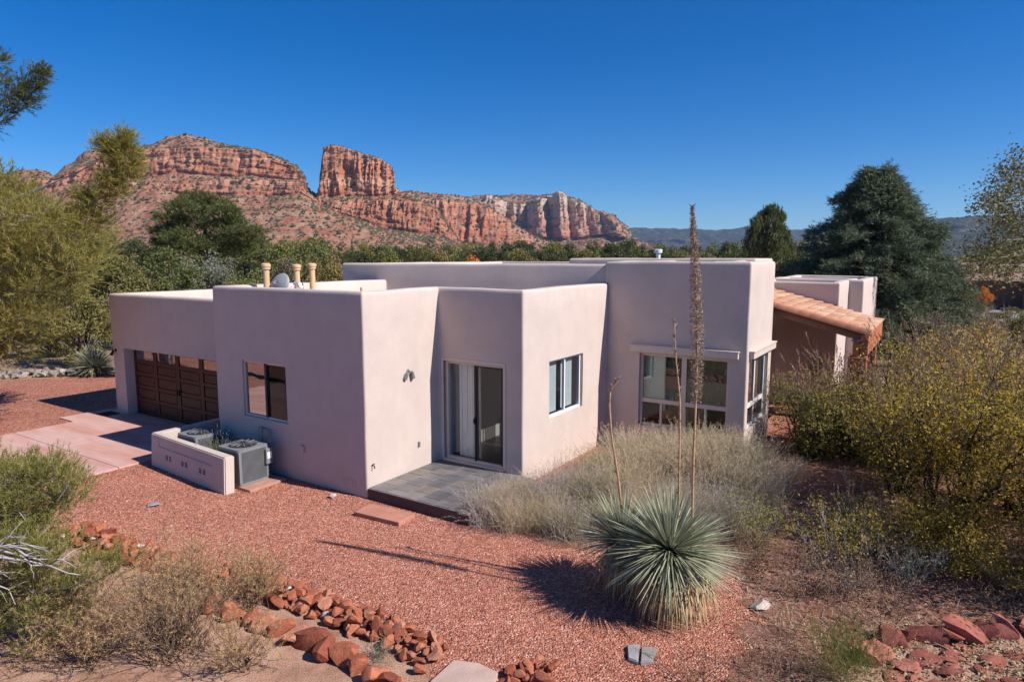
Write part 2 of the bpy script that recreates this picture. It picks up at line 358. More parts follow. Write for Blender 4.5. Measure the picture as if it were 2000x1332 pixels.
RMF = rock_mat('far_forest_rock', [(0, (.10, .10, .07)), (.5, (.16, .13, .10)), (1, (.09, .09, .06))], .12, veg=(.035, .045, .03), soil=(.12, .10, .07), soil2=(.20, .15, .11), zmax=500, vegamt=.4)
K = lambda y: (lambda u: np.full_like(np.asarray(u, float), y))
# long red mesa on the left
top1 = cur([(-260, 300), (-120, 330), (0, 338), (15, 342), (40, 332), (70, 330), (112, 345), (122, 330), (165, 298), (215, 290), (265, 287), (300, 280), (330, 266), (362, 262), (395, 268), (430, 280), (470, 288), (510, 296), (545, 308), (580, 325), (597, 345), (606, 372), (640, 400), (720, 430)])
cl1 = cur([(-260, 320), (0, 352), (40, 348), (112, 350), (130, 338), (170, 322), (215, 305), (265, 293), (400, 289), (500, 294), (545, 312), (580, 330), (597, 350), (606, 376), (640, 402), (720, 432)])
b1 = cur([(-260, 350), (0, 372), (112, 375), (215, 352), (300, 345), (330, 335), (380, 338), (420, 345), (500, 346), (580, 352), (606, 378), (640, 403), (720, 433)])
b2 = cur([(-260, 360), (0, 378), (112, 380), (215, 358), (300, 358), (350, 362), (420, 352), (500, 352), (590, 358), (606, 380), (640, 404), (720, 434)])
b3 = cur([(-260, 390), (0, 400), (215, 384), (300, 372), (350, 376), (400, 378), (500, 384), (590, 378), (606, 386), (640, 406), (720, 436)])
massif('red_mesa', 1500, -260, 720, 1.6, [(K(503), -420, 1, 't'), (cur([(-260, 470), (200, 455), (400, 440), (600, 430), (720, 450)]), -230, 9, 't'), (b3, -30, 12, 't'), (b2, 0, 11, 'c'), (b1, 28, 4, 'b'), (cl1, 50, 22, 'c'), (cur([(-260, 312), (0, 346), (112, 348), (215, 297), (300, 286), (362, 276), (430, 286), (500, 293), (545, 310), (580, 327), (606, 374), (720, 431)]), 110, 4, 't'), (top1, 170, 5, 't'), (K(500), 420, 3, 't')], RM1, 3, 13, 42, 26, veg=(7500, 2.2, 5.2, .35), ridge=.5)
# tower butte with its stepped pedestal
topb = cur([(560, 470), (596, 440), (606, 400), (616, 384), (622, 360), (630, 288), (645, 283), (662, 285), (690, 294), (720, 304), (745, 312), (760, 322), (768, 334), (771, 368), (785, 373), (800, 382), (830, 392), (850, 402), (862, 420), (885, 455), (900, 474)])
mb = cur([(560, 472), (596, 442), (606, 404), (616, 386), (622, 381), (700, 383), (771, 378), (800, 386), (830, 396), (850, 405), (862, 424), (885, 456), (900, 475)])
mb1 = cur([(560, 474), (596, 444), (620, 392), (700, 391), (800, 394), (850, 410), (862, 427), (900, 476)])
mb2 = cur([(560, 476), (596, 448), (640, 408), (700, 428), (750, 445), (800, 452), (850, 458), (900, 478)])
massif('red_butte', 1480, 560, 900, .9, [(K(503), -330, 1, 't'), (cur([(560, 482), (640, 455), (720, 462), (850, 476), (900, 482)]), -190, 8, 't'), (mb2, -20, 12, 't'), (mb1, 6, 18, 'c'), (mb, 30, 4, 'b'), (topb, 52, 40, 'c'), (cur([(560, 474), (622, 384), (640, 290), (690, 298), (760, 326), (771, 378), (900, 478)]), 105, 3, 'b'), (K(500), 330, 3, 't')], RM1, 8, 11, 30, 18, veg=(4200, 1.9, 4.4, .35), ridge=.75)
# receding red and cream cliffs
tc = cur([(760, 470), (775, 378), (800, 374), (850, 378), (900, 384), (930, 390), (950, 400), (980, 420), (1040, 460), (1090, 478)])
cc = cur([(760, 472), (775, 388), (800, 386), (850, 393), (900, 398), (930, 402), (950, 405), (980, 424), (1040, 462), (1090, 480)])
massif('cream_topped_cliffs', 1950, 760, 1090, 1.2, [(K(503), -330, 1, 't'), (cur([(760, 482), (850, 470), (950, 478), (1090, 488)]), -60, 6, 't'), (cc, 15, 26, 'c'), (tc, 120, 5, 't'), (K(500), 420, 3, 't')], RM1, 21, 24, 60, 20, veg=(2200, 2.4, 5.5, .35))
tp = cur([(850, 470), (880, 402), (905, 388), (940, 383), (1000, 380), (1045, 381), (1075, 382), (1088, 378), (1105, 384), (1120, 388), (1140, 398), (1155, 412), (1170, 417), (1190, 430), (1205, 431), (1228, 440), (1236, 462), (1262, 474), (1310, 484)])
cp = cur([(850, 472), (880, 406), (940, 398), (960, 388), (1000, 400), (1045, 398), (1075, 388), (1088, 381), (1105, 388), (1140, 402), (1170, 420), (1205, 433), (1228, 442), (1236, 464), (1262, 476), (1310, 486)])
massif('pale_ridge', 3300, 850, 1310, 1.1, [(K(503), -700, 1, 't'), (cur([(850, 482), (950, 474), (1100, 466), (1180, 460), (1236, 470), (1310, 488)]), -160, 8, 't'), (cp, lambda u: 30 + 190 * np.clip((u - 1080) / 130, 0, 1), 34, 'c'), (tp, lambda u: 330 + 60 * np.clip((u - 1080) / 130, 0, 1), 6, 't'), (K(500), 900, 3, 't')], RM2, 33, 75, 120, 30, veg=(2500, 4, 9, .35), big=4.5, ridge=.6)
# far dark forested mesas
massif('far_mesa', 7200, 1180, 1900, 2.5, [(K(503), -1500, 1, 't'), (cur([(1180, 478), (1300, 470), (1400, 478), (1480, 466), (1560, 478), (1900, 480)]), -600, 10, 't'), (cur([(1180, 452), (1270, 454), (1400, 460), (1440, 452), (1480, 448), (1560, 460), (1900, 462)]), 0, 10, 'c'), (cur([(1180, 444), (1290, 445), (1340, 446), (1420, 449), (1450, 443), (1475, 439), (1500, 441), (1560, 449), (1700, 450), (1900, 450)]), 200, 5, 'b'), (K(495), 1500, 3, 't')], RMF, 41, 190, 420, 40)
massif('forested_mesa', 4200, 1660, 2500, 3, [(K(503), -1100, 1, 't'), (cur([(1660, 486), (1800, 492), (2000, 480), (2500, 470)]), -500, 10, 't'), (cur([(1660, 452), (1800, 446), (1900, 442), (2000, 440), (2500, 430)]), 0, 10, 't'), (cur([(1660, 446), (1800, 430), (1850, 425), (1920, 421), (1960, 421), (2100, 418), (2500, 412)]), 130, 8, 'c'), (K(495), 1200, 3, 't')], RMF, 47, 60, 260, 30)
# ================================================================== HOUSE (local x = b, local y = a)
house = thing('adobe_house', 'long flat-roofed pink stucco house with rounded parapets and brown garage door', 'house', HOUSE_O, -HA)
def offset_poly(P, d):
    n = len(P); out = []
    for i in range(n):
        p0, p1, p2 = (Vector(P[i-1]), Vector(P[i]), Vector(P[(i+1) % n]))
        n1 = (p1 - p0).normalized(); n2 = (p2 - p1).normalized(); a = Vector((-n1.y, n1.x)); b = Vector((-n2.y, n2.x))   # inward for counter-clockwise
        k = (a + b) / max(.15, 1 + a.dot(b)); out.append(p1 + k * d)
    return out
def rounded(P, r, seg=4):
    n = len(P); out = []
    for i in range(n):
        p0, p1, p2 = (Vector(P[i-1]), Vector(P[i]), Vector(P[(i+1) % n]))
        u = (p0 - p1).normalized(); w = (p2 - p1).normalized()
        for j in range(seg + 1):
            t = j / seg; out.append(((p1 + u * r) * (1-t)**2 + p1 * 2*t*(1-t) + (p1 + w * r) * t*t, i if j in (0, seg) else -1))
    return [o[0] for o in out]
def shell(name, P, h, par=.32, roof=.55, r=.05, z0=-.15, seed=1, cutters=(), wav=.016, m=None):
    """one stucco mass: rounded corners, soft parapet, sunken roof, gently uneven faces, openings cut"""
    rows = [(0, z0), (0, h - .08), (.012, h - .03), (.038, h - .006), (.075, h), (par - .09, h), (par - .03, h - .015), (par, h - .07), (par, h - roof)]
    bm = bmesh.new(); rings = []; base = None
    for off, z in rows:
        Q = rounded(offset_poly(P, off), max(.02, r - off if off < par * .5 else .03))
        if base is None:
            base = Q; D = []
            for i in range(len(Q)):
                d = (Q[(i+1) % len(Q)] - Q[i]).length; D.append(max(1, int(d / .45)))
        R_ = []
        for i in range(len(Q)):
            for k in range(D[i]):
                p = Q[i].lerp(Q[(i+1) % len(Q)], k / D[i]); R_.append((p.x, p.y, z))
        rings.append(R_)
    full = [rings[0]]; nz = int((rows[1][1] - z0) / .45)
    for k in range(1, nz): full.append([(x, y, z0 + (rows[1][1] - z0) * k / nz) for x, y, z in rings[0]])
    full += rings[1:]
    vr = []
    for R_ in full:
        row = []
        for x, y, z in R_:
            dx = noise.noise(Vector((x * .9 + seed, y * .9, z * .7))) * wav; dy = noise.noise(Vector((x * .9, y * .9 + seed + 9, z * .7))) * wav
            dz = noise.noise(Vector((x * .8, y * .8, seed + 4.))) * .022 if z > h - .2 else 0
            row.append(bm.verts.new((x + dx, y + dy, z + dz)))
        vr.append(row)
    n = len(vr[0])
    for p, q in zip(vr, vr[1:]):
        for i in range(n): bm.faces.new((p[i], p[(i+1) % n], q[(i+1) % n], q[i]))
    bm.faces.new(vr[0][::-1]); bm.faces.new(vr[-1])
    bm.normal_update(); bmesh.ops.triangulate(bm, faces=[f for f in bm.faces if len(f.verts) > 4], ngon_method='EAR_CLIP')
    me = bm_me(bm, name)
    o = obj(name, me, m or STUCCO)
    if cutters:
        cm = boxes_me('cut', cutters[:1]); cs = []
        for c in cutters:
            co = obj('cut', boxes_me('cut', [c])); cs.append(co)
            md = o.modifiers.new('b', 'BOOLEAN'); md.operation = 'DIFFERENCE'; md.solver = 'EXACT'; md.object = co
        dg = bpy.context.evaluated_depsgraph_get(); nm = bpy.data.meshes.new_from_object(o.evaluated_get(dg)); o.modifiers.clear(); o.data = nm
        for co in cs: bpy.data.objects.remove(co)
        nm.name = name
    o.data.shade_smooth(); o.data.set_sharp_from_angle(angle=R(38)); o.parent = house
    return o
AW = 2.4; CB = 2.31; HAo = 6.68; DB = 5.95
# garage wing, bedroom wing, tall wing, rear masses
shell('garage_wing', [(-12.45, 1.19), (-5.2, 1.19), (-5.2, 8.5), (-12.45, 8.5)], 3.85, seed=3, cutters=[(-11.77, -6.89, 1.0, 1.62, -.05, 2.15)])
shell('bedroom_wing', [(-5.05, 0), (0, 0), (0, AW), (CB, AW), (CB, 7.35), (-5.05, 6.2)], 4.305, seed=11, cutters=[
    (-4.02, -2.45, -.3, .3, 1.26, 2.6), (-4.6, -1.6, .28, 2.1, .25, 2.85),
    (.13, 1.80, 2.2, 2.7, .27, 2.62), (CB - .3, CB + .3, 3.54, 5.23, 1.26, 2.62), (-1.9, CB - .27, AW + .27, 5.5, .24, 2.9)])
shell('tall_wing', [(2.2, HAo), (DB, HAo), (DB, 9.35), (4.65, 9.35), (4.65, 15.2), (2.2, 15.2)], 4.885, seed=17, cutters=[
    (3.22, 5.53, HAo - .3, HAo + .3, .6, 2.52), (DB - .3, DB + .3, 6.88, 8.95, .75, 2.52), (2.6, DB - .27, HAo + .27, 9.05, .25, 3.0)])
shell('rear_wing', [(-6.45, 5.45), (-5.05, 5.62), (2.32, 6.78), (2.32, 14.5), (-6.45, 14.5)], 4.80, seed=23)
shell('roof_parapet', [(-1.2, 11.0), (4.9, 11.6), (4.9, 14.0), (-1.2, 13.4)], 4.95, seed=29)
shell('porch_wing', [(4.2, 14.2), (6.95, 14.2), (6.95, 19.5), (4.2, 19.5)], 4.18, seed=31)
shell('end_wing', [(4.2, 16.6), (7.42, 16.6), (7.42, 22), (4.2, 22)], 4.20, seed=37)
# interior floors and light walls seen through the glass
FLOOR = plain('dark_floor_tile', (.06, .058, .055), .35, .2, 3)
INNER = plain('inner_plaster', (.66, .63, .60), .9, .04)
obj('floor', box_me('floor', -1.88, CB - .3, AW + .2, 5.48, .2, .262), FLOOR, house)
obj('floor', box_me('floor', 2.62, DB - .3, HAo + .3, 9.03, .2, .27), FLOOR, house)
obj('inner_wall', box_me('inner_wall', -.03, .04, AW + .3, 5.2, .27, 2.88), INNER, house)
obj('inner_wall', box_me('inner_wall', .05, 2.02, 5.3, 5.44, .27, 2.88), INNER, house)

def frame(name, axis, c, s0, s1, z0, z1, w=.055, d=.07, verts=(), hors=(), parent=None, m=None):
    """window frame on plane a=c (axis 'a') or b=c (axis 'b'); c is the outer face of the frame, going inwards"""
    def bx(p0, p1, q0, q1, e=0):
        return (p0, p1, c + e, c + d - e, q0, q1) if axis == 'a' else (c - d + e, c - e, p0, p1, q0, q1)
    L = [bx(s0, s1, z0, z0 + w), bx(s0, s1, z1 - w, z1), bx(s0, s0 + w, z0 + w, z1 - w), bx(s1 - w, s1, z0 + w, z1 - w)]
    for s, q0, q1, ww in verts: L.append(bx(s - ww / 2, s + ww / 2, q0, q1, .004))
    for z, q0, q1, ww in hors: L.append(bx(q0, q1, z - ww / 2, z + ww / 2, .006))
    return obj(name, boxes_me(name, L, .006), m or FRAME, parent or house)
def pane(axis, c, s0, s1, z0, z1, m, parent, name='pane'):
    me = box_me(name, s0, s1, c, c + .008, z0, z1) if axis == 'a' else box_me(name, c - .008, c, s0, s1, z0, z1)
    return obj(name, me, m, parent)
# bedroom window in the shaded wall
w = frame('window', 'a', .04, -4.02, -2.45, 1.26, 2.6, verts=[(-3.22, 1.3, 2.55, .05)])
pane('a', .075, -3.97, -3.24, 1.31, 2.55, MIRROR, w); pane('a', .065, -3.20, -2.50, 1.31, 2.55, SCREEN, w)
obj('screen_frame', boxes_me('screen_frame', [(-3.24, -3.17, .025, .06, 1.3, 2.56), (-2.52, -2.5, .028, .058, 1.31, 2.55)]), DARKMETAL, w)
obj('sill', box_me('sill', -4.06, -2.41, -.015, .1, 1.22, 1.262, bev=.01), STUCCO, w)
# patio sliding door
d = frame('sliding_door', 'a', AW + .08, .13, 1.80, .27, 2.62, w=.07, d=.1, verts=[(.98, .33, 2.56, .05)])
pane('a', AW + .14, .19, .96, .34, 2.55, CLEAR, d); pane('a', AW + .12, 1.0, 1.73, .34, 2.55, SCREEN, d)
obj('screen_frame', boxes_me('screen_frame', [(.955, 1.005, AW + .07, AW + .11, .33, 2.56), (1.7, 1.735, AW + .072, AW + .11, .33, 2.56), (1.0, 1.71, AW + .074, AW + .108, 2.52, 2.555)]), DARKMETAL, d)
obj('handle', boxes_me('handle', [(.965, 1.0, AW + .03, AW + .08, 1.2, 1.36), (.97, .995, AW + .0, AW + .03, 1.24, 1.32)], .006), DARKMETAL, d)
obj('threshold', box_me('threshold', .10, 1.83, AW - .03, AW + .08, .22, .285, bev=.01), FRAME, d)
obj('casing', boxes_me('casing', [(.06, .13, AW - .012, AW + .06, .25, 2.69), (1.80, 1.87, AW - .012, AW + .06, .25, 2.69), (.13, 1.80, AW - .01, AW + .06, 2.62, 2.69)], .006), FRAME, d)
for k in range(8): obj('blind_slat', box_me('blind_slat', .36 + k * .078, .432 + k * .078, AW + .30 + .006 * (k % 2), AW + .304 + .006 * (k % 2), .32, 2.56), BLIND, d)
# sunny side window with vertical blinds
w = frame('window', 'b', CB - .07, 3.54, 5.23, 1.26, 2.62, verts=[(4.42, 1.3, 2.58, .05)], m=WHITE)
pane('b', CB - .105, 3.6, 4.40, 1.31, 2.57, GLASS, w); pane('b', CB - .095, 4.44, 5.18, 1.31, 2.57, GLASS, w)
for k in range(13):
    sl = obj('blind_slat', box_me('blind_slat', -.04, .04, -.004, .004, 1.34, 2.56), BLIND, w, loc=(CB - .2, 3.63 + k * .085 + (.28 if k > 6 else 0), 0)); sl.rotation_euler[2] = R(62)
# tall wing picture windows with shade housings
w = frame('window', 'a', HAo + .10, 3.22, 5.53, .6, 2.52, w=.07, verts=[(4.385, .66, 2.46, .13), (3.80, .66, 1.22, .06), (4.96, .66, 1.22, .06)], hors=[(1.27, 3.28, 5.47, .11)])
for s0, s1, mm in ((3.29, 4.32, GLASS_G), (4.45, 5.46, GLASS_G)): pane('a', HAo + .14, s0, s1, 1.33, 2.45, mm, w)
for k, (s0, s1) in enumerate(((3.29, 3.77), (3.83, 4.32), (4.45, 4.93), (4.99, 5.46))): pane('a', HAo + .135, s0, s1, .67, 1.21, (SCREEN, GLASS_G, GLASS_G, SCREEN)[k], w)
obj('shade', box_me('shade', 3.30, 3.80, HAo + .30, HAo + .305, 1.3, 2.48), BLIND, w)
obj('shade', box_me('shade', 3.805, 5.45, HAo + .42, HAo + .425, 1.3, 2.48), plain('green_shade', (.15, .18, .16), .8, .1, 2), w)
obj('shade_housing', boxes_me('shade_housing', [(3.0, 5.76, HAo - .13, HAo + .02, 2.56, 2.72), (2.98, 5.78, HAo - .15, HAo + .02, 2.715, 2.75)], .01), FRAME, w)
w = frame('window', 'b', DB - .09, 6.88, 8.95, .75, 2.52, w=.06, verts=[(7.9, .8, 2.47, .09)], hors=[(1.29, 6.93, 8.9, .11)], m=WHITE)
for s0, s1 in ((6.94, 7.85), (7.95, 8.89)): pane('b', DB - .125, s0, s1, 1.345, 2.46, GLASS_G, w); pane('b', DB - .125, s0, s1, .81, 1.23, SCREEN, w)
obj('shade_housing', boxes_me('shade_housing', [(DB - .02, DB + .12, 6.84, 9.3, 2.56, 2.72), (DB - .02, DB + .14, 6.82, 9.32, 2.715, 2.75)], .01), FRAME, w)

# garage door: rails, sunken panels, lights on top
WOOD = plain('brown_garage_paint', (.08, .026, .015), .45, .18, 4, .15)
gd = obj('garage_door', boxes_me('garage_door', [(-11.76, -6.9, 1.52, 1.56, -.02, 2.15)]), WOOD, house)
cw = 4.86 / 4; rh = [.08, .50, .92, 1.34, 1.72, 2.12]
L = []
for i in range(5): x = -11.76 + i * cw; L.append((max(-11.76, x - .09), min(-6.9, x + .09), 1.485, 1.525, -.015, 2.145))
for z in rh: L.append((-11.755, -6.905, 1.49, 1.527, z - .05, z + .05))
obj('rail', boxes_me('rail', L, .008), WOOD, gd)
for i in range(4):
    for j in range(5):
        x0 = -11.76 + i * cw + .13; x1 = x0 + cw - .26; z0 = rh[j] + .08; z1 = rh[j+1] - .08
        if j < 4: obj('panel', box_me('panel', x0, x1, 1.495, 1.53, z0, z1, bev=.018), WOOD, gd)
        else: obj('pane', box_me('pane', x0, x1, 1.505, 1.519, z0 - .02, z1 + .02), MIRROR, gd)
obj('handle', boxes_me('handle', [(-9.40, -9.36, 1.44, 1.49, .86, 1.02), (-9.30, -9.26, 1.44, 1.49, .86, 1.02), (-9.43, -9.23, 1.475, 1.492, .9, .98)], .006), DARKMETAL, gd)
for q in ((-12.49, -11.78, 1.15, 1.185, -.02, .10), (-6.88, -6.1, 1.15, 1.185, -.02, .10)): obj('plinth', boxes_me('plinth', [q], .01), STUCCO, house)

# fittings on the walls
def lamp(name, loc, rz, heads):
    bm = bmesh.new(); lathe(bm, [(.02, -.02), (.055, -.02), (.055, 0), (.02, .01)], 12)
    for hx, tilt in heads:
        g = bmesh.new(); lathe(g, [(.02, 0), (.035, .03), (.05, .13), (.052, .17), (.045, .165)], 12)
        bmesh.ops.transform(g, verts=g.verts, matrix=Matrix.Translation((hx, 0, .06)) @ Matrix.Rotation(tilt, 4, 'X') @ Matrix.Rotation(hx * 4, 4, 'Y'))
        t = bpy.data.meshes.new('t'); g.to_mesh(t); g.free(); bm.from_mesh(t)
    box(bm, -.012, .012, -.012, .012, 0, .09)
    o = obj(name, bm_me(bm, name, 40), None, house, loc); o.rotation_euler = (R(90), 0, rz); return o
l = lamp('floodlight', (.005, 1.32, 2.5), R(90), [(-.07, R(110)), (.07, R(100))]); l.data.materials.append(GREYM)
l = lamp('garage_lamp', (-12.25, 1.18, 2.05), 0, [(0, R(60))]); l.data.materials.append(DARKMETAL)
obj('electrical_box', boxes_me('electrical_box', [(-3.42, -3.26, -.09, 0, .78, 1.08), (-3.22, -3.04, -.10, 0, .74, 1.06)], .01), plain('beige_box', (.40, .33, .30), .6), house)
T = Tubes(); T.add([(-3.34, -.06, .8), (-3.34, -.05, .3), (-3.36, -.25, .2)], .015); T.add([(-3.08, -.05, .76), (-3.06, -.04, .2), (-3.05, -.04, .02)], .012)
obj('conduit', T.mesh('conduit'), GREYM, house)
obj('wall_outlet', boxes_me('wall_outlet', [(-2.0, -1.9, -.05, 0.01, .68, .84)], .01), STUCCO, house)
obj('wall_outlet', boxes_me('wall_outlet', [(-.005, .03, 1.60, 1.66, .72, .84)], .006), GREYM, house)
T = Tubes(); T.add([(0, .16, .68), (.05, .16, .68), (.065, .16, .66), (.07, .16, .62)], .013, 7); T.add([(.04, .13, .71), (.04, .19, .71)], .01, 6)
obj('garden_tap', T.mesh('garden_tap'), DARKMETAL, house)
obj('vent_grille', boxes_me('vent_grille', [(-.75 + i * .09, -.70 + i * .09, -.012, .01, .22, .36) for i in range(5)], .004), STUCCO, house)

# porch: tiled shed roof on red beams and posts
SL = .267; th = math.atan(SL); PZ = 3.97
porch = obj('porch_roof', None or box_me('porch_roof', 0, 3.62, 0, 4.4, -.09, -.02), plain('porch_board', (.13, .06, .035), .8), house, (4.71, 9.68, PZ)); porch.rotation_euler = (0, th, 0)
TILE = islandmat('clay_tile', [(0, (.42, .21, .13)), (.5, (.52, .30, .195)), (1, (.60, .39, .27))], .85, True, .3, 20)
bm = bmesh.new(); n = 8; prof = [(.33 * i / n, .014 + .024 * max(0, math.sin(2 * math.pi * (i / n) - .4))) for i in range(n + 1)]   # low wave across, tail edge thick
rr = []
for x, dz in ((0, .0), (.345, .048)):
    rr.append(([bm.verts.new((x, y, z + dz)) for y, z in prof], [bm.verts.new((x, y, z + dz - .022)) for y, z in prof]))
for i in range(n):
    (t0, u0), (t1, u1) = rr
    bm.faces.new((t0[i], t1[i], t1[i+1], t0[i+1])); bm.faces.new((u0[i], u0[i+1], u1[i+1], u1[i])); bm.faces.new((t1[i], u1[i], u1[i+1], t1[i+1])); bm.faces.new((t0[i], t0[i+1], u0[i+1], u0[i]))
for k in (0, n):
    bm.faces.new((rr[0][0][k], rr[0][1][k], rr[1][1][k], rr[1][0][k]))
tile_me = bm_me(bm, 'roof_tile', 35)
for i in range(12):
    for j in range(13):
        o = obj('roof_tile', tile_me, TILE, porch, (i * .305 - .02 , .13 + j * .33 + rnd.uniform(-.006, .006), rnd.uniform(-.003, .004)))
        o.rotation_euler = (rnd.uniform(-.01, .01), rnd.uniform(-.01, .01), rnd.uniform(-.012, .012))
bm = bmesh.new(); m_ = 9   # barrel rake tile
ra = [[bm.verts.new((x, .13 - math.cos(math.pi * i / (m_ - 1)) * (.12 + r_) , .015 + math.sin(math.pi * i / (m_ - 1)) * (.085 + r_) - .06 * (i < 2))) for i in range(m_)] for x, r_ in ((0, -.012), (.335, .012))]
rb = [[bm.verts.new((v.co.x, .13 + (v.co.y - .13) * .88, v.co.z - .018)) for v in r_] for r_ in ra]
for i in range(m_ - 1):
    bm.faces.new((ra[0][i], ra[1][i], ra[1][i+1], ra[0][i+1])); bm.faces.new((ra[1][i], rb[1][i], rb[1][i+1], ra[1][i+1])); bm.faces.new((rb[0][i], rb[0][i+1], rb[1][i+1], rb[1][i]))
rake_me = bm_me(bm, 'rake_tile', 50)
RAKE = islandmat('rake_clay', [(0, (.45, .19, .115)), (1, (.54, .26, .165))], .8, True, .3, 20)
for i in range(12): obj('rake_tile', rake_me, RAKE, porch, (i * .305 - .01, -.06, .03))
obj('beam', box_me('beam', 4.75, 8.2, 9.75, 9.93, -.15, .0), plain('brown_beam', (.20, .10, .065), .75), house, (0, 0, 0)).data.transform(Matrix.Translation((4.71, 0, PZ - .09)) @ Matrix.Rotation(th, 4, 'Y') @ Matrix.Translation((-4.71, 0, 0)))
obj('beam', box_me('beam', 8.06, 8.24, 9.66, 14.0, 2.48, 3.0, bev=.02), STUCCO2, house)
for a_, w_ in ((9.78, .30), (12.9, .26)):
    p = obj('porch_post', boxes_me('porch_post', [(8.0 - w_ * .7, 8.0 + w_ * .75, a_ - w_ * .6, a_ + w_ * .7, -.1, 2.42), (8.0 - w_ * .4, 8.0 + w_ * .15, a_ - w_ * .4, a_ + w_ * .5, 2.42, 2.86)], .03), STUCCO2, house)
obj('post_cap', box_me('post_cap', 7.85, 8.06, 9.6, 9.8, 2.82, 2.87, bev=.02), GREYM, house)

# roof furniture stands on the roof: things of its own
def roofpt(u, v, b): # along plane b
    x, f, w_ = ray(u, v); n_ = x * E2.x + f * E2.y; t = (b + HOUSE_O.dot(E2)) / n_; return Vector((x * t, f * t, CAM_H + w_ * t))
for u, v, dsc in ((519, 514, 'tan roof vent pipe standing behind the satellite dish'), (579, 516, 'tan roof vent pipe right beside the satellite dish'), (609, 514, 'tan roof vent pipe farthest right of the three tan pipes')):
    p = roofpt(u, v, -4.35); t = thing('roof_vent', dsc, 'vent pipe', (p.x, p.y, 3.74), 0, 'vent pipes on the roof'); hh = p.z - 3.74
    bm = bmesh.new(); lathe(bm, [(.078, 0), (.075, hh - .16)], 14); obj('pipe', bm_me(bm, 'pipe', 40), TAN, t)
    bm = bmesh.new(); lathe(bm, [(.075, hh - .165), (.105, hh - .15), (.105, hh - .11), (.09, hh - .10), (.115, hh - .09), (.115, hh - .03), (.07, hh)], 14); obj('cap', bm_me(bm, 'cap', 40), TAN, t)
p = roofpt(706, 562, -1.2); t = thing('roof_pipe', 'short thin tan pipe poking above the parapet corner', 'pipe', (p.x, p.y, 3.74))
bm = bmesh.new(); lathe(bm, [(.03, 0), (.03, p.z - 3.74), (.02, p.z - 3.73)], 10); obj('pipe', bm_me(bm, 'pipe', 40), TAN, t)
p = at(1286, 487, 26); t = thing('roof_vent', 'white capped roof vent above the tall wing', 'vent pipe', (p.x, p.y, 4.3))
hh = p.z - 4.3; bm = bmesh.new(); lathe(bm, [(.085, 0), (.085, hh - .13)], 14); obj('pipe', bm_me(bm, 'pipe', 40), WHITE, t)
bm = bmesh.new(); lathe(bm, [(.08, hh - .15), (.15, hh - .14), (.155, hh - .02), (.13, hh)], 14); obj('cap', bm_me(bm, 'cap', 40), WHITE, t)
p = roofpt(540, 552, -4.0); t = thing('satellite_dish', 'grey oval satellite dish with white receiver arm on the roof', 'satellite dish', (p.x, p.y, 3.74))
DISH = plain('dish_grey', (.27, .28, .30), .5, .06)
V = []; Q = []
for i in range(6):
    for j in range(20):
        r_ = i / 5; V.append((.36 * r_ * math.cos(j * math.pi / 10), .10 * (r_ * r_), .28 * r_ * math.sin(j * math.pi / 10)))
for i in range(5):
    for j in range(20): Q.append((i * 20 + j, i * 20 + (j + 1) % 20, i * 20 + 20 + (j + 1) % 20, i * 20 + 20 + j))
me = me_idx('reflector', V, Q, True); o = obj('reflector', me, DISH, t, (0, 0, p.z - 3.74)); o.rotation_euler = (R(-24), 0, R(-35)); md = o.modifiers.new('s', 'SOLIDIFY'); md.thickness = .012
k_ = obj('emblem', boxes_me('emblem', [(-.13, -.05, -.012, -.006, .0, .02), (-.10, -.02, -.012, -.006, -.035, -.012), (-.075, -.02, -.012, -.006, .012, .045)]), WHITE, o)
T = Tubes(); T.add([(0, .02, -.3), (.1, .18, -.1), (.34, .36, .1)], .018, 6); obj('arm', T.mesh('arm'), WHITE, o)
obj('receiver', boxes_me('receiver', [(.22, .44, .30, .40, .07, .16), (.36, .48, .32, .44, .02, .10)], .02), WHITE, o)
T = Tubes(); T.add([(0, .1, 0), (0, .1, p.z - 3.8), (0, .02, p.z - 3.74)], .025, 8); obj('mast', T.mesh('mast'), GREYM, t)

# ------------------------------------------------------------------ patio, step, screen wall, air conditioners
patio = thing('patio', None, None, HOUSE_O, -HA); patio['kind'] = 'structure'
obj('slab', box_me('slab', .02, 2.62, 0.0, 2.39, -.1, .222, bev=.008), plain('patio_edge', (.11, .07, .06), .8, .15, 4, .2), patio)
obj('grout', box_me('grout', .03, 2.61, .012, 2.385, .2225, .232), plain('grout', (.62, .57, .54), .9), patio)
SLATE = islandmat('slate_tile', [(0, (.115, .11, .118)), (.4, (.15, .143, .15)), (.75, (.175, .16, .155)), (.9, (.19, .165, .135)), (1, (.20, .19, .195))], .42, True, .35, 9, .25)
tw, tl = .43, .40
for i in range(6):
    y0 = 0.012 - (.16 if i % 2 else 0)
    while y0 < 2.38:
        ya, yb = max(.012, y0), min(2.383, y0 + tl)
        if yb - ya > .05: obj('tile', box_me('tile', .03 + i * tw + .009, .03 + (i + 1) * tw - .009, ya + .008, yb - .008, .23, .242 + rnd.uniform(0, .003)), SLATE, patio)
        y0 += tl
st = obj('stepping_stone', box_me('stepping_stone', -.55, .55, -.25, .25, 0, .09, bev=.012), plain('red_flagstone', (.42, .19, .14), .85, .15, 5, .3))
st.location = hw(.98, -.52, .0); st.rotation_euler = (0, 0, -HA + R(4)); tag(st, 'flat red flagstone step below the tiled patio edge', 'stepping stone')

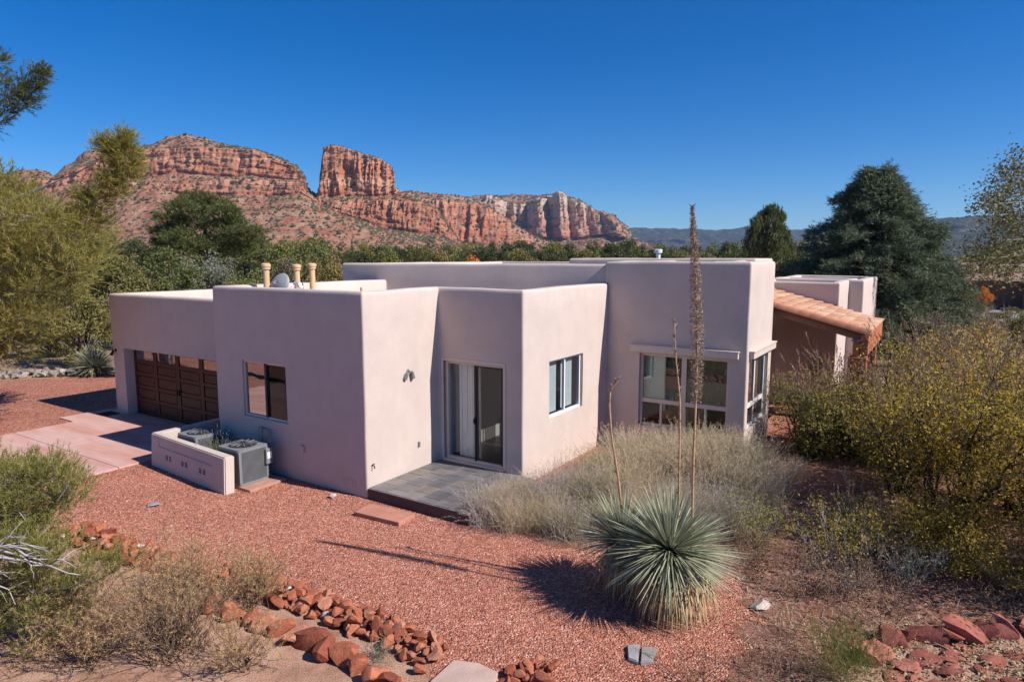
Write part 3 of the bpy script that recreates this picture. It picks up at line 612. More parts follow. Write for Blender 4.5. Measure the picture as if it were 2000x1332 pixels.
scr = thing('screen_wall', 'low tan stucco wall with square holes screening the air conditioners', 'wall', HOUSE_O, -HA)
P = [(-6.05, -1.22), (-2.68, -1.50), (-2.66, -1.27), (-5.82, -1.0), (-5.82, 1.16), (-6.05, 1.16)]
bm = bmesh.new(); lo = [bm.verts.new((x, y, -.1)) for x, y in P]; hi = [bm.verts.new((x + (.03 if y > -1.1 or x < -6 else 0), y + (.04 if y < -1.1 else -.02), .80)) for x, y in P]
for i in range(6): bm.faces.new((lo[i], lo[(i+1) % 6], hi[(i+1) % 6], hi[i]))
bm.faces.new(lo[::-1]); bm.faces.new(hi); bmesh.ops.recalc_face_normals(bm, faces=bm.faces)
bmesh.ops.bevel(bm, geom=[e for e in bm.edges if e.verts[0].co.z > .5 or e.verts[1].co.z > .5], offset=.025, segments=2, affect='EDGES')
wo = obj('wall', bm_me(bm, 'wall'), STUCCO)
cs = []
ang = math.atan2(-.28, 3.37)
def wcut(s, e, z0, z1, dep):
    co = obj('cut', box_me('cut', s, e, -.2, dep, z0, z1)); co.location = (-6.05, -1.22, 0); co.rotation_euler = (0, 0, ang); cs.append(co)
for s in (.75, 1.5, 2.3):
    wcut(s, s + .11, .27, .39, .14); wcut(s + .17, s + .28, .27, .39, .14)
wcut(.42, 2.85, .53, .84, .045); wcut(.17, .42, .70, .84, .045)
for co in cs:
    md = wo.modifiers.new('b', 'BOOLEAN'); md.operation = 'DIFFERENCE'; md.solver = 'EXACT'; md.object = co
dg = bpy.context.evaluated_depsgraph_get(); nm = bpy.data.meshes.new_from_object(wo.evaluated_get(dg)); wo.modifiers.clear(); wo.data = nm; nm.name = 'wall'
for co in cs: bpy.data.objects.remove(co)
nm.shade_smooth(); nm.set_sharp_from_angle(angle=R(35)); wo.parent = scr
pad = obj('equipment_pad', box_me('equipment_pad', -5.6, -2.35, -1.12, -.18, -.08, .06, bev=.01), CONCRETE); pad.location = HOUSE_O; pad.rotation_euler = (0, 0, -HA); tag(pad, 'reddish concrete pad under the air conditioners', 'concrete pad')
ACG = plain('ac_grey', (.19, .20, .21), .5, .08); ACD = plain('ac_dark', (.03, .032, .035), .6)
def ac(b, a, label):
    t = thing('air_conditioner', label, 'air conditioner', hw(b, a, .065), -HA, 'air conditioners behind the screen wall')
    hs, hh = .38, .80
    obj('core', box_me('core', -hs + .03, hs - .03, -hs + .03, hs - .03, 0, hh - .05), ACD, t)
    pr = []
    for k in range(4):
        cx, cy = ((1, -1), (1, 1), (-1, 1), (-1, -1))[k]
        for q in range(5):
            an = -math.pi / 2 + k * math.pi / 2 + q * math.pi / 8; pr.append((cx * (hs - .08) + .08 * math.cos(an), cy * (hs - .08) + .08 * math.sin(an)))
    for nm_, z0, z1, e in (('base_pan', 0, .05, 1), ('top_cover', hh - .06, hh, 1.012)):
        bm = bmesh.new()
        a_ = [bm.verts.new((x * e, y * e, z0)) for x, y in pr]; c_ = [bm.verts.new((x * e, y * e, z1)) for x, y in pr]
        for i in range(20): bm.faces.new((a_[i], a_[(i+1) % 20], c_[(i+1) % 20], c_[i]))
        bm.faces.new(a_[::-1]); bm.faces.new(c_); obj(nm_, bm_me(bm, nm_, 40), ACG, t)
    L = []
    for k in range(24):
        s = -hs + .07 + k * (2 * hs - .14) / 23
        L += [(s - .006, s + .006, -hs, -hs + .022, .05, hh - .06), (s - .006, s + .006, hs - .022, hs, .05, hh - .06), (-hs, -hs + .022, s - .006, s + .006, .05, hh - .06), (hs - .022, hs, s - .006, s + .006, .05, hh - .06)]
    tag(obj('grille', boxes_me('grille', L), ACG, t), kind='stuff')
    obj('corner_post', boxes_me('corner_post', [(sx * (hs - .04) - .035, sx * (hs - .04) + .035, sy * (hs - .04) - .035, sy * (hs - .04) + .035, .045, hh - .055) for sx in (-1, 1) for sy in (-1, 1)], .02), ACG, t)
    bm = bmesh.new(); lathe(bm, [(.29, hh), (.30, hh + .012), (.05, hh + .05), (.03, hh + .05)], 20); obj('fan_guard', bm_me(bm, 'fan_guard', 40), ACD, t)
    for k in range(6):
        bl = obj('guard_bar', box_me('guard_bar', -.3, .3, -.008, .008, hh + .03, hh + .045), ACG, t); bl.rotation_euler[2] = k * math.pi / 6
    obj('service_box', boxes_me('service_box', [(hs - .2, hs + .06, hs - .12, hs + .05, .35, .7)], .01), ACG, t)
    obj('sticker', boxes_me('sticker', [(hs + .061, hs + .063, hs - .09, hs + .03, .47, .62)]), WHITE, t)
ac(-3.06, -.74, 'grey air conditioner at the open end of the screen wall'); ac(-4.85, -.62, 'grey air conditioner tucked behind the screen wall corner')
# ================================================================== STONES AND GRAVEL
def stone_mesh(seed, flat=1., sub=2, rough=.22, angular=True):
    rg = random.Random(seed); bm = bmesh.new(); bmesh.ops.create_icosphere(bm, subdivisions=sub, radius=1)
    pl = [(Vector((rg.gauss(0, 1), rg.gauss(0, 1), rg.gauss(0, 1))).normalized(), rg.uniform(.42, .78)) for _ in range(10)]
    for v in bm.verts:
        for n_, d in pl:
            k = v.co.dot(n_) - d
            if k > 0: v.co -= n_ * k
        v.co *= 1 + rough * noise.noise(v.co * 1.6 + Vector((seed * 3.1, 0, 0)))
        v.co.x *= 1.15; v.co.z *= flat
    me = bm_me(bm, 'stone'); me.shade_smooth(); me.set_sharp_from_angle(angle=R(24)); return me
REDROCK = islandmat('red_rock', [(0, (.22, .065, .04)), (.4, (.32, .10, .055)), (.75, (.39, .135, .075)), (1, (.44, .20, .13))], .9, True, .7, 9, .25)
MAROON = islandmat('maroon_flagstone', [(0, (.20, .065, .05)), (.6, (.29, .095, .07)), (1, (.36, .14, .10))], .85, True, .5, 8, .22)
PALESTONE = islandmat('pale_stone', [(0, (.45, .38, .35)), (1, (.60, .53, .50))], .9, True, .5, 10, .2)
GREYSTONE = islandmat('grey_stone', [(0, (.22, .20, .20)), (1, (.30, .28, .28))], .9, True, .5, 10, .2)
ROUGHSTONE = islandmat('rough_stone', [(0, (.20, .15, .13)), (1, (.36, .31, .29))], .9, True, .5, 10, .2)
stones = [stone_mesh(i, rnd.uniform(.6, .85)) for i in range(10)]
slabs_ = [stone_mesh(60 + i, .42, 2, .12) for i in range(6)]
flats = [stone_mesh(40 + i, .28) for i in range(6)]
def put_stone(me_, m_, parent, x, y, z, s, rg, tilt=.5, name='stone'):
    o = link(bpy.data.objects.new(name, me_)); o.parent = parent
    if not me_.materials: me_.materials.append(m_)
    o.material_slots[0].link = 'OBJECT'; o.material_slots[0].material = m_
    o.location = (x, y, z); o.scale = (s * rg.uniform(.8, 1.25), s * rg.uniform(.75, 1.1), s * rg.uniform(.8, 1.15))
    o.rotation_euler = (rg.uniform(-tilt, tilt), rg.uniform(-tilt, tilt), rg.uniform(0, 6.3)); return o
def pathpts(P, step):
    out = []
    for p, q in zip(P, P[1:]):
        d = math.dist(p, q); k = max(1, int(d / step))
        for j in range(k): t = j / k; out.append((p[0] + (q[0]-p[0]) * t, p[1] + (q[1]-p[1]) * t))
    return out
def border(label, P, step, rows, width, s0, s1, seed, meshes, m_, lift=.6, tilt=.5, pale=0):
    rg = random.Random(seed); t = thing('rock_border', label, 'rock border', (P[0][0], P[0][1], 0)); n = 0
    for x, y in pathpts(P, step):
        for k in range(rows):
            s = rg.uniform(s0, s1); w = (k + .5) / rows - .5
            mm = PALESTONE if rg.random() < pale else m_
            put_stone(rg.choice(meshes), mm, t, x + w * width * .55 + rg.uniform(-.05, .05) - P[0][0], y + w * width + rg.uniform(-.06, .06) - P[0][1], s * lift * (1 if rows < 3 or k in (0, rows - 1) else 1.6), s * (.55 if mm is PALESTONE else 1), rg, tilt); n += 1
    return n
border('heaped border of rusty red stones edging the gravel yard', [(-8.0, 11.65), (-7.3, 11.2), (-6.25, 10.6), (-5.05, 10.05), (-4.1, 9.68), (-3.29, 9.28), (-2.51, 8.85), (-1.68, 8.35), (-1.05, 7.85), (-.9, 7.6)], .125, 4, .5, .065, .135, 5, stones, REDROCK, .6, .6, .02)
border('single row of large red boulders along the sandy path', [(-4.3, 9.0), (-3.87, 8.72), (-3.34, 8.45), (-2.85, 8.18), (-2.35, 7.85), (-1.89, 7.55), (-1.45, 7.2), (-1.1, 6.8)], .2, 1, .1, .16, .24, 6, stones, REDROCK, .42, .3)
border('small heap of red stones right of the pale slab', [(-.05, 7.35), (.25, 7.5), (.55, 7.3)], .11, 4, .4, .05, .1, 7, stones, REDROCK, .7)
border('curved course of tilted maroon flagstones at lower right', [(4.5, 7.75), (4.85, 8.0), (5.25, 8.15), (5.75, 8.2), (6.3, 8.28), (6.9, 8.35), (7.4, 8.35)], .2, 1, .14, .2, .28, 8, slabs_, MAROON, .4, .75)
rg = random.Random(9); t = thing('flagstone_bed', 'bed of scattered flat maroon flagstones at lower right corner', 'flagstones', (5.6, 7.7, 0))
for k in range(46):
    put_stone(rg.choice(flats), MAROON, t, rg.uniform(-1.25, 1.7), rg.uniform(-.75, .42), rg.uniform(.0, .035), rg.uniform(.1, .21), rg, .18, 'flagstone')
border('rough pale rock bank beyond the gravel at far left', [(-29, 27.3), (-25, 26.9), (-21, 27.6), (-19.3, 28.0), (-17, 28.6)], .3, 4, 1.5, .09, .26, 10, stones, ROUGHSTONE, .5)
def single(label, me_, m_, x, y, s, name='rock', cat='rock', z=None, sc=None, rz=0):
    o = link(bpy.data.objects.new(name, me_.copy())); o.data.materials.clear(); o.data.materials.append(m_)
    o.location = (x, y, s * .4 if z is None else z); o.scale = sc or (s, s, s); o.rotation_euler = (0, 0, rz); return tag(o, label, cat)
single('pale tan cobble lying against the shaded wall base', stones[2], PALESTONE, -3.74, 13.4, .09)
single('flat grey stone lying alone in the red gravel', flats[1], GREYSTONE, -7.29, 12.95, .16, z=.02)
single('pale grey boulder beside the big yucca', stones[4], PALESTONE, 3.55, 8.96, .14)
def slab(label, pts, h, m_, name, cat):
    bm = bmesh.new(); c = Vector((sum(p[0] for p in pts), sum(p[1] for p in pts), 0)) / len(pts)
    f = bm.faces.new([bm.verts.new((p[0] - c.x, p[1] - c.y, 0)) for p in pts]); r_ = bmesh.ops.extrude_face_region(bm, geom=[f])
    for v in r_['geom']:
        if isinstance(v, bmesh.types.BMVert): v.co.z = h
    bmesh.ops.bevel(bm, geom=[e for e in bm.edges if max(v.co.z for v in e.verts) > h * .5], offset=.012, segments=2, affect='EDGES')
    o = obj(name, bm_me(bm, name), m_); o.location = (c.x, c.y, .006); return tag(o, label, cat)
slab('pale pink flagstone slab at the gap between stone borders', [tuple(gnd(*p))[:2] for p in ((886, 1298), (935, 1304), (973, 1322), (965, 1350), (900, 1365), (838, 1342))], .07, plain('pink_slab', (.46, .33, .28), .9, .14, 4, .4), 'flagstone', 'slab')
slab('left of two grey stepping flagstones near the yucca', [tuple(gnd(*p))[:2] for p in ((1224, 1266), (1250, 1264), (1246, 1300), (1226, 1292))], .05, GREYSTONE, 'flagstone', 'slab')
slab('right of two grey stepping flagstones near the yucca', [tuple(gnd(*p))[:2] for p in ((1252, 1268), (1284, 1272), (1272, 1298), (1250, 1300))], .05, GREYSTONE, 'flagstone', 'slab')

# loose gravel: real pebbles over the nearer yard, joined
def inside(P, x, y):
    c = np.zeros(len(x), bool); n = len(P)
    for i in range(n):
        x1, y1 = P[i]; x2, y2 = P[(i + 1) % n]
        k = ((y1 > y) != (y2 > y)) & (x < (x2 - x1) * (y - y1) / (y2 - y1 + 1e-12) + x1); c ^= k
    return c
rg = np.random.default_rng(3); N = 330000
x = rg.uniform(-14, 10, N); y = rg.uniform(6, 19, N)
u = x / y; keep = inside(YARD, x + rg.normal(0, .12, N), y + rg.normal(0, .12, N)) & (np.abs(u) < .85) & (rg.random(N) < np.clip(1.25 - (y - 8) / 14, .1, 1))
dx, dy = x - HOUSE_O.x, y - HOUSE_O.y; la = dx * E1.x + dy * E1.y; lb = dx * E2.x + dy * E2.y
keep &= ~(inside(BED, x + rg.normal(0, .55, N), y + rg.normal(0, .45, N)) & (rg.random(N) < .78))
hs_ = ((la > -.0) & (lb < 0.02)) | ((la > -.02) & (lb > 0) & (lb < 2.64)) | ((la > 6.6) & (lb < 6)) | ((la > -9.7) & (lb < -6.3) & (lb > -12.2)) | ((la > -1.5) & (lb > -6.1) & (lb < -2.3))
x, y = x[keep & ~hs_], y[keep & ~hs_]; N = len(x)
s = rg.uniform(.0055, .014, N) * (1 + (rg.random(N) < .05) * .9); an = rg.uniform(0, 6.28, N)
ring = np.array([(1, 0), (.2, .9), (-.9, .35), (-.3, -.95)]); ring = ring[None] * rg.uniform(.7, 1.25, (N, 4, 1))
ca, sa = np.cos(an), np.sin(an); rx = ring[..., 0] * ca[:, None] - ring[..., 1] * sa[:, None]; ry = ring[..., 0] * sa[:, None] + ring[..., 1] * ca[:, None]
V = np.zeros((N, 5, 3)); V[:, :4, 0] = x[:, None] + rx * s[:, None]; V[:, :4, 1] = y[:, None] + ry * s[:, None]; V[:, :4, 2] = .004
V[:, 4, 0] = x + rg.normal(0, .3, N) * s; V[:, 4, 1] = y + rg.normal(0, .3, N) * s; V[:, 4, 2] = .007 + s * rg.uniform(.5, 1.1, N)
tri = np.array([(0, 1, 4), (1, 2, 4), (2, 3, 4), (3, 0, 4)])
PEB = islandmat('pebble', [(0, (.23, .08, .055)), (.3, (.40, .15, .10)), (.65, (.50, .21, .145)), (.9, (.55, .265, .195)), (.98, (.60, .36, .28)), (1, (.64, .46, .39))], .85, False, 0)
tag(obj('gravel', me_tri('gravel', V.reshape(-1, 3), (np.arange(N)[:, None, None] * 5 + tri[None]).reshape(-1, 3)), PEB), 'loose red crushed gravel covering the yard', 'gravel', kind='stuff')
# fallen leaves on the flagstones and under the shrubs
N = 3000; rg = np.random.default_rng(5); x = rg.normal(6.0, 1.3, N); y = np.abs(rg.normal(0, .75, N)) + 7.1; an = rg.uniform(0, 6.28, N); s = rg.uniform(.012, .03, N)
q = np.array([(1, 0), (0, .5), (-1, 0), (0, -.5)]); V = np.zeros((N, 4, 3)); V[..., 0] = x[:, None] + (q[None, :, 0] * np.cos(an)[:, None] - q[None, :, 1] * np.sin(an)[:, None]) * s[:, None]; V[..., 1] = y[:, None] + (q[None, :, 0] * np.sin(an)[:, None] + q[None, :, 1] * np.cos(an)[:, None]) * s[:, None]; V[..., 2] = .035 + rg.uniform(-.018, .03, (N, 4))
tag(obj('leaf_litter', me_np('leaf_litter', V, 4), leafmat('dead_leaf', [(.27, .17, .09), (.38, .27, .14), (.48, .39, .25), (.20, .11, .07)], .1)), 'small yellow fallen leaves scattered under the shrubs', 'leaf litter', kind='stuff')
N = 9000; rg = np.random.default_rng(15); x = rg.uniform(2.2, 9.5, N); y = 6.9 + rg.random(N) ** 1.2 * 6.5; ok = inside(BED, x + rg.normal(0, .3, N), y + rg.normal(0, .3, N)) & (rg.random(N) < np.clip((x - 2.0) / 1.6, .03, 1)); x, y = x[ok], y[ok]; N = len(x); an = rg.uniform(0, 6.28, N); L_ = rg.uniform(.02, .16, N) * rg.random(N) ** .6; w_ = rg.uniform(.002, .005, N)
d = np.stack([np.cos(an), np.sin(an)], 1); pn = np.stack([-d[:, 1], d[:, 0]], 1) * w_[:, None]; c = np.stack([x, y], 1); V = np.zeros((N, 4, 3))
V[:, 0, :2] = c - d * L_[:, None] - pn; V[:, 1, :2] = c - d * L_[:, None] + pn; V[:, 2, :2] = c + d * L_[:, None] + pn; V[:, 3, :2] = c + d * L_[:, None] - pn; V[..., 2] = .02 + rg.uniform(0, .03, (N, 1)) + np.array([0, 0, .012, .012])
tag(obj('straw_litter', me_np('straw_litter', V, 4), leafmat('litter_straw', [(.30, .20, .13), (.46, .35, .24), (.56, .47, .36), (.20, .13, .09)], .1)), 'dry straw and twigs littering the soil bed', 'straw litter', kind='stuff')
# ================================================================== PLANTS
def rdir(rg, n, up=0.):
    d = rg.normal(size=(n, 3)); d[:, 2] += up; return d / (np.linalg.norm(d, axis=1)[:, None] + 1e-9)
def norm(a): return a / (np.linalg.norm(a, axis=-1, keepdims=True) + 1e-9)
def leaves_np(C, size, rg, aspect=.5, up=.6):
    n = len(C); nrm = rdir(rg, n, up); d = norm(np.cross(nrm, rdir(rg, n))); s = np.cross(nrm, d)
    sz = (size * rg.uniform(.6, 1.3, n))[:, None]; w = sz * aspect
    return np.stack([C - d * sz * .5, C + s * w * .5 + d * sz * .05, C + d * sz * .5, C - s * w * .5 + d * sz * .05], 1)
def blades_np(P, D, L, W, rg):
    s = norm(np.cross(D, rdir(rg, len(P)))) * (np.broadcast_to(W, (len(P),)) * .5)[:, None]
    return np.stack([P - s, P + s, P + D * np.broadcast_to(L, (len(P),))[:, None]], 1)
def sprays_np(Sx, D, L, K, bl, bw, rg, spread=.6, droop=0.):
    """needle-covered twigs: start, direction, length, K needles each"""
    n = len(Sx); t = rg.random((n, K)) ** .75; P = Sx[:, None] + D[:, None] * (L[:, None] * t)[..., None]
    P[..., 2] -= droop * (L[:, None] * t) ** 2
    Dn = norm(D[:, None] + spread * rg.normal(size=(n, K, 3))); P = P.reshape(-1, 3); Dn = Dn.reshape(-1, 3)
    return blades_np(P, Dn, bl * rg.uniform(.6, 1.3, len(P)), bw, rg)
def arc(p, q, rg, sag=.15, n=5, wob=.05):
    p = np.array(p, float); q = np.array(q, float); t = np.linspace(0, 1, n)[:, None]; L = np.linalg.norm(q - p)
    c = p + (q - p) * t; c[:, 2] += np.sin(t[:, 0] * math.pi) * sag * L; c[1:-1] += rg.normal(0, wob * L, (n - 2, 3)) * .5
    return c
def plant(name, label, cat, loc, parts, rz=0, sc=1., group=None):
    t = thing(name, label, cat, loc, rz, group); t.scale = (sc, sc, sc) if not hasattr(sc, '__len__') else sc
    for pn, me_, m_ in parts: obj(pn, me_, m_, t)
    return t
BARK = plain('bark', (.13, .095, .07), .9, .25, 6, .4); GREYBARK = plain('grey_bark', (.30, .27, .26), .85, .2, 8, .3); DARKBARK = plain('dark_bark', (.06, .042, .032), .9, .25, 8, .3)
L_OLIVE = leafmat('olive_leaf', [(.14, .14, .04), (.23, .215, .07), (.32, .285, .11)], .4); L_DARK = leafmat('dark_leaf', [(.04, .052, .02), (.07, .085, .032), (.12, .13, .05)])
L_GREEN = leafmat('green_leaf', [(.10, .125, .034), (.17, .19, .055), (.26, .26, .085)], .4); L_GREY = leafmat('silver_leaf', [(.14, .15, .10), (.22, .23, .17), (.30, .30, .23)])
L_YELLOW = leafmat('yellow_leaf', [(.16, .15, .03), (.28, .23, .05), (.35, .26, .06)]); L_ORANGE = leafmat('orange_leaf', [(.42, .13, .02), (.60, .22, .03), (.65, .33, .05)])
L_BROWN = leafmat('brown_twig_leaf', [(.13, .10, .065), (.20, .16, .10), (.26, .21, .13)]); L_TANLEAF = leafmat('tan_leaf', [(.20, .16, .06), (.30, .23, .09), (.22, .19, .07)])
L_CEDAR = leafmat('cedar_needle', [(.048, .07, .038), (.10, .135, .078), (.20, .24, .155)], .25); L_PINE = leafmat('pine_needle', [(.06, .078, .024), (.11, .13, .042), (.18, .195, .07)], .25)
L_FEATHER = leafmat('feather_needle', [(.17, .17, .04), (.29, .27, .065), (.40, .36, .11)], .45); L_FRESH = leafmat('fresh_needle', [(.13, .145, .032), (.23, .235, .06), (.34, .325, .115)], .4)

def broad(seed, h, w, ncl, nleaf, size, trunk=.25, clr=.17, flat=1., up=.6, gap=.0):
    """leafy crown of clumps on limbs; base at origin"""
    rg = np.random.default_rng(seed); T = Tubes(); C = []
    zc = h * (trunk + (1 - trunk) * .5); rz = h * (1 - trunk) * .5
    for k in range(ncl):
        d = rdir(rg, 1, .15)[0]; r = rg.uniform(.45, .95) ** .6 * (1 + .25 * noise.noise(Vector(d) * 1.7 + Vector((seed, 0, 0))))
        c = np.array([d[0] * w * .5 * r, d[1] * w * .5 * r, zc + d[2] * rz * r * flat]); rc = clr * w * rg.uniform(.6, 1.25)
        n = int(nleaf / ncl * rg.uniform(.7, 1.3)); q = rdir(rg, n) * (rg.random(n) ** .45)[:, None] * rc; q[:, 2] *= .75; C.append(c + q)
        if k % 2 == 0: T.add(arc((0, 0, h * trunk * rg.uniform(.2, 1)), c, rg, .08), np.linspace(.016 * h, .004 * h, 5), 4)
    T.add([(0, 0, -.1), (.02 * h, 0, h * trunk * .5), (0, .02 * h, h * trunk), (0, 0, h * .6)], np.array([.035, .028, .024, .01]) * h, 6)
    C = np.concatenate(C); C = C[C[:, 2] > .03 * h]
    return T.mesh('trunk'), me_np('crown', leaves_np(C, size, rg, .55, up), 4)
def conifer(seed, h, rf, nl, per, bl, bw, K, z0=.06, droop=.12, tip=0.25, lum=1.0, spread=.7, sprl=.09):
    """limbs in tiers, each dressed with needle sprays; rf(height fraction) = radius"""
    rg = np.random.default_rng(seed); T = Tubes(); Sx = []; Dx = []; Lx = []
    T.add([(0, 0, -.1), (0, 0, h * .4), (.01 * h, 0, h * .75), (0, 0, h * .98)], np.array([.022, .017, .009, .003]) * h, 7)
    for k in range(nl):
        f = z0 + (1 - z0) * (k + .5) / nl; az = k * 2.4 + rg.uniform(-.3, .3); r = rf(f) * rg.uniform(.78, 1.12); z = h * f
        e = np.array([math.cos(az) * r, math.sin(az) * r, z - droop * r + tip * r * f]); s = np.array([0, 0, z]); P = arc(s, e, rg, .06, 6, .03)
        T.add(P, np.linspace(.006 * h, .0015 * h, 6), 4); n = int(per * (.35 + r / rf(.25)))
        t = rg.uniform(.15, 1, n) ** .7; i = np.clip((t * 5).astype(int), 0, 4); fr = t * 5 - i; pt = P[i] * (1 - fr)[:, None] + P[i + 1] * fr[:, None]
        out = norm(e - s); side = np.array([-math.sin(az), math.cos(az), 0]); sgn = rg.choice([-1, 1], n)
        d = norm(out[None] * rg.uniform(.5, 1.1, (n, 1)) + side[None] * (sgn * rg.uniform(.2, 1.1, n))[:, None] + np.array([0, 0, 1.])[None] * rg.uniform(-.25, .45, (n, 1)))
        Sx.append(pt + rg.normal(0, .012 * h, (n, 3))); Dx.append(d); Lx.append(sprl * h * rg.uniform(.5, 1.2, n) * (1.1 - .5 * t))
    V = sprays_np(np.concatenate(Sx), np.concatenate(Dx), np.concatenate(Lx), K, bl, bw, rg, spread, .05)
    return T.mesh('trunk'), me_np('crown', V, 3)

# ---- prototypes for the belt of trees behind the house
P_OL = [broad(100 + i, 5.5, 5.2, 60, 8200, .19, .06, .15) for i in range(3)]
P_FAR = [broad(120 + i, 7, 7, 42, 3400, .42, .1, .17) for i in range(3)]
P_PINE = [conifer(140 + i, 9, lambda f: 3.6 * (1 - f) ** .6 * (.55 + .45 * math.sin(f * 9 + i)) + .5, 34, 26, .34, .045, 9, .12, .0, .35, spread=.8) for i in range(2)]
P_CYP = conifer(150, 9, lambda f: .75 * (1 - f) ** .5 + .1, 40, 14, .3, .05, 7, .04, -.8, .2, spread=.7, sprl=.05)
def tree(kind, u, v, Y, wpx, label, m_, group=None, name='tree', protos=None, hpx=None):
    """top of the crown seen at (u, v), standing Y metres out on the flat"""
    top = at(u, v, Y); pr = (protos or P_OL)[rnd.randrange(len(protos or P_OL))]; z = top.z
    me_h = max(v_.co.z for v_ in pr[1].vertices); me_w = max(abs(v_.co.x) for v_ in pr[1].vertices) * 2
    s = z / me_h; sw = wpx / F_PX * Y / me_w
    return plant(name, label, 'tree' if 'shrub' not in name else 'shrub', (top.x, top.y, 0), [('trunk', pr[0], BARK), ('crown', pr[1], None)], rnd.uniform(0, 6.28), (sw, sw, s), group), m_
def setmat(pair):
    t, m_ = pair
    for c in t.children:
        if c.name.startswith('crown'):
            if not c.data.materials: c.data.materials.append(m_)
            c.material_slots[0].link = 'OBJECT'; c.material_slots[0].material = m_
    return t
near_belt = [
 (148, 548, 30, 170, 'olive juniper-like shrub left of the garage corner', L_OLIVE, 'shrub'),
 (95, 590, 33, 130, 'olive shrub at the left edge of the rock bank', L_OLIVE, 'shrub'),
 (228, 492, 36, 190, 'broad olive tree rising behind the garage corner', L_OLIVE, 'tree'),
 (318, 478, 38, 170, 'light green tree behind the garage roof', L_GREEN, 'tree'),
 (392, 486, 42, 120, 'silvery grey-green tree behind the garage parapet', L_GREY, 'tree'),
 (437, 498, 40, 70, 'small silvery tree left of the yellow-green shrub', L_GREY, 'tree'),
 (478, 522, 38, 130, 'yellow-green shrub behind the leftmost tan roof pipe', L_GREEN, 'shrub'),
 (558, 500, 44, 110, 'grey-brown twiggy tree behind the roof pipes', L_BROWN, 'tree'),
 (632, 482, 42, 110, 'tan-green feathery tree beside the tall parapet end', L_TANLEAF, 'tree'),
 (260, 462, 58, 130, 'dark green tree behind the broad olive tree', L_DARK, 'tree'),
 (170, 462, 50, 150, 'olive tree overlapping the feathery pine', L_OLIVE, 'tree'),
 (548, 461, 75, 95, 'round dark green tree right of the umbrella pine', L_GREEN, 'tree'),
 (505, 470, 85, 110, 'dark tree behind the umbrella pine', L_DARK, 'tree'),
 (600, 474, 80, 100, 'dark green tree below the gap in the cliffs', L_DARK, 'tree'),
 (20, 600, 40, 160, 'olive tree at the left edge behind the road', L_OLIVE, 'tree'),
 (60, 520, 60, 200, 'dark tree far behind the feathery pine', L_DARK, 'tree'),
 (250, 568, 27.5, 90, 'low olive shrub hard against the garage rear', L_OLIVE, 'shrub')]
for u, v, Y, w_, lab, m_, k in near_belt: setmat(tree(k, u, v, Y, w_, lab, m_, 'trees behind the garage', 'shrub' if k == 'shrub' else 'tree', P_OL if Y < 70 else P_FAR))
# far treeline: one tree after another under the cliffs
FARL = [('dark green tree in the far treeline under the cliffs', L_DARK), ('green tree in the far treeline under the cliffs', L_GREEN), ('olive tree in the far treeline under the cliffs', L_OLIVE)]
rg_ = random.Random(77); u = 660.
while u < 1560:
    for row, (Y, v0) in enumerate(((190, 474), (135, 481), (95, 488))):
        k = rg_.choice((0, 0, 0, 1, 2)); lab, m_ = FARL[k]; vv = v0 + rg_.uniform(-9, 6)
        pr = P_PINE if k == 0 and rg_.random() < .4 else P_FAR
        setmat(tree('t', u + rg_.uniform(-12, 12), vv, Y * rg_.uniform(.9, 1.1), rg_.uniform(40, 70) * (1.15 if row == 2 else 1), lab, m_, lab.split(' tree')[0] + ' trees of the far treeline', 'tree', pr))
    u += 27
u = -150.
while u < 640:
    k = rg_.choice((0, 0, 1, 2)); lab, m_ = ('dark green', 'green', 'olive')[k] + ' tree in the woods at the foot of the red mesa', (L_DARK, L_GREEN, L_OLIVE)[k]
    for Y, v0 in ((170, 462), (110, 476)): setmat(tree('t', u + rg_.uniform(-14, 14), v0 + rg_.uniform(-10, 8), Y * rg_.uniform(.9, 1.1), rg_.uniform(55, 85), lab, m_, ('dark green', 'green', 'olive')[k] + ' trees under the red mesa', 'tree', P_FAR))
    u += 36
for u, v, Y, w_, lab, m_ in [(712, 470, 120, 75, 'bright yellow-green tree in the treeline below the butte', L_YELLOW), (858, 486, 88, 70, 'yellowish tree in the treeline above the low parapet', L_TANLEAF), (921, 494, 84, 60, 'orange autumn tree peeking over the tall parapet', L_ORANGE), (1030, 484, 84, 80, 'round tan autumn tree above the tall parapet', L_TANLEAF), (760, 474, 110, 60, 'fresh green tree right of the yellow-green tree', L_GREEN)]:
    setmat(tree('t', u, v, Y, w_, lab, m_, None, 'tree', P_FAR))
for u, v, lab in [(687, 463, 'tall thin cypress left of the yellow-green tree'), (661, 478, 'short thin cypress just left of the taller cypress'), (814, 474, 'thin cypress right of the butte in the treeline')]:
    setmat(tree('t', u, v, 92, 12, lab, L_DARK, 'thin cypresses in the treeline', 'cypress_tree', [P_CYP]))
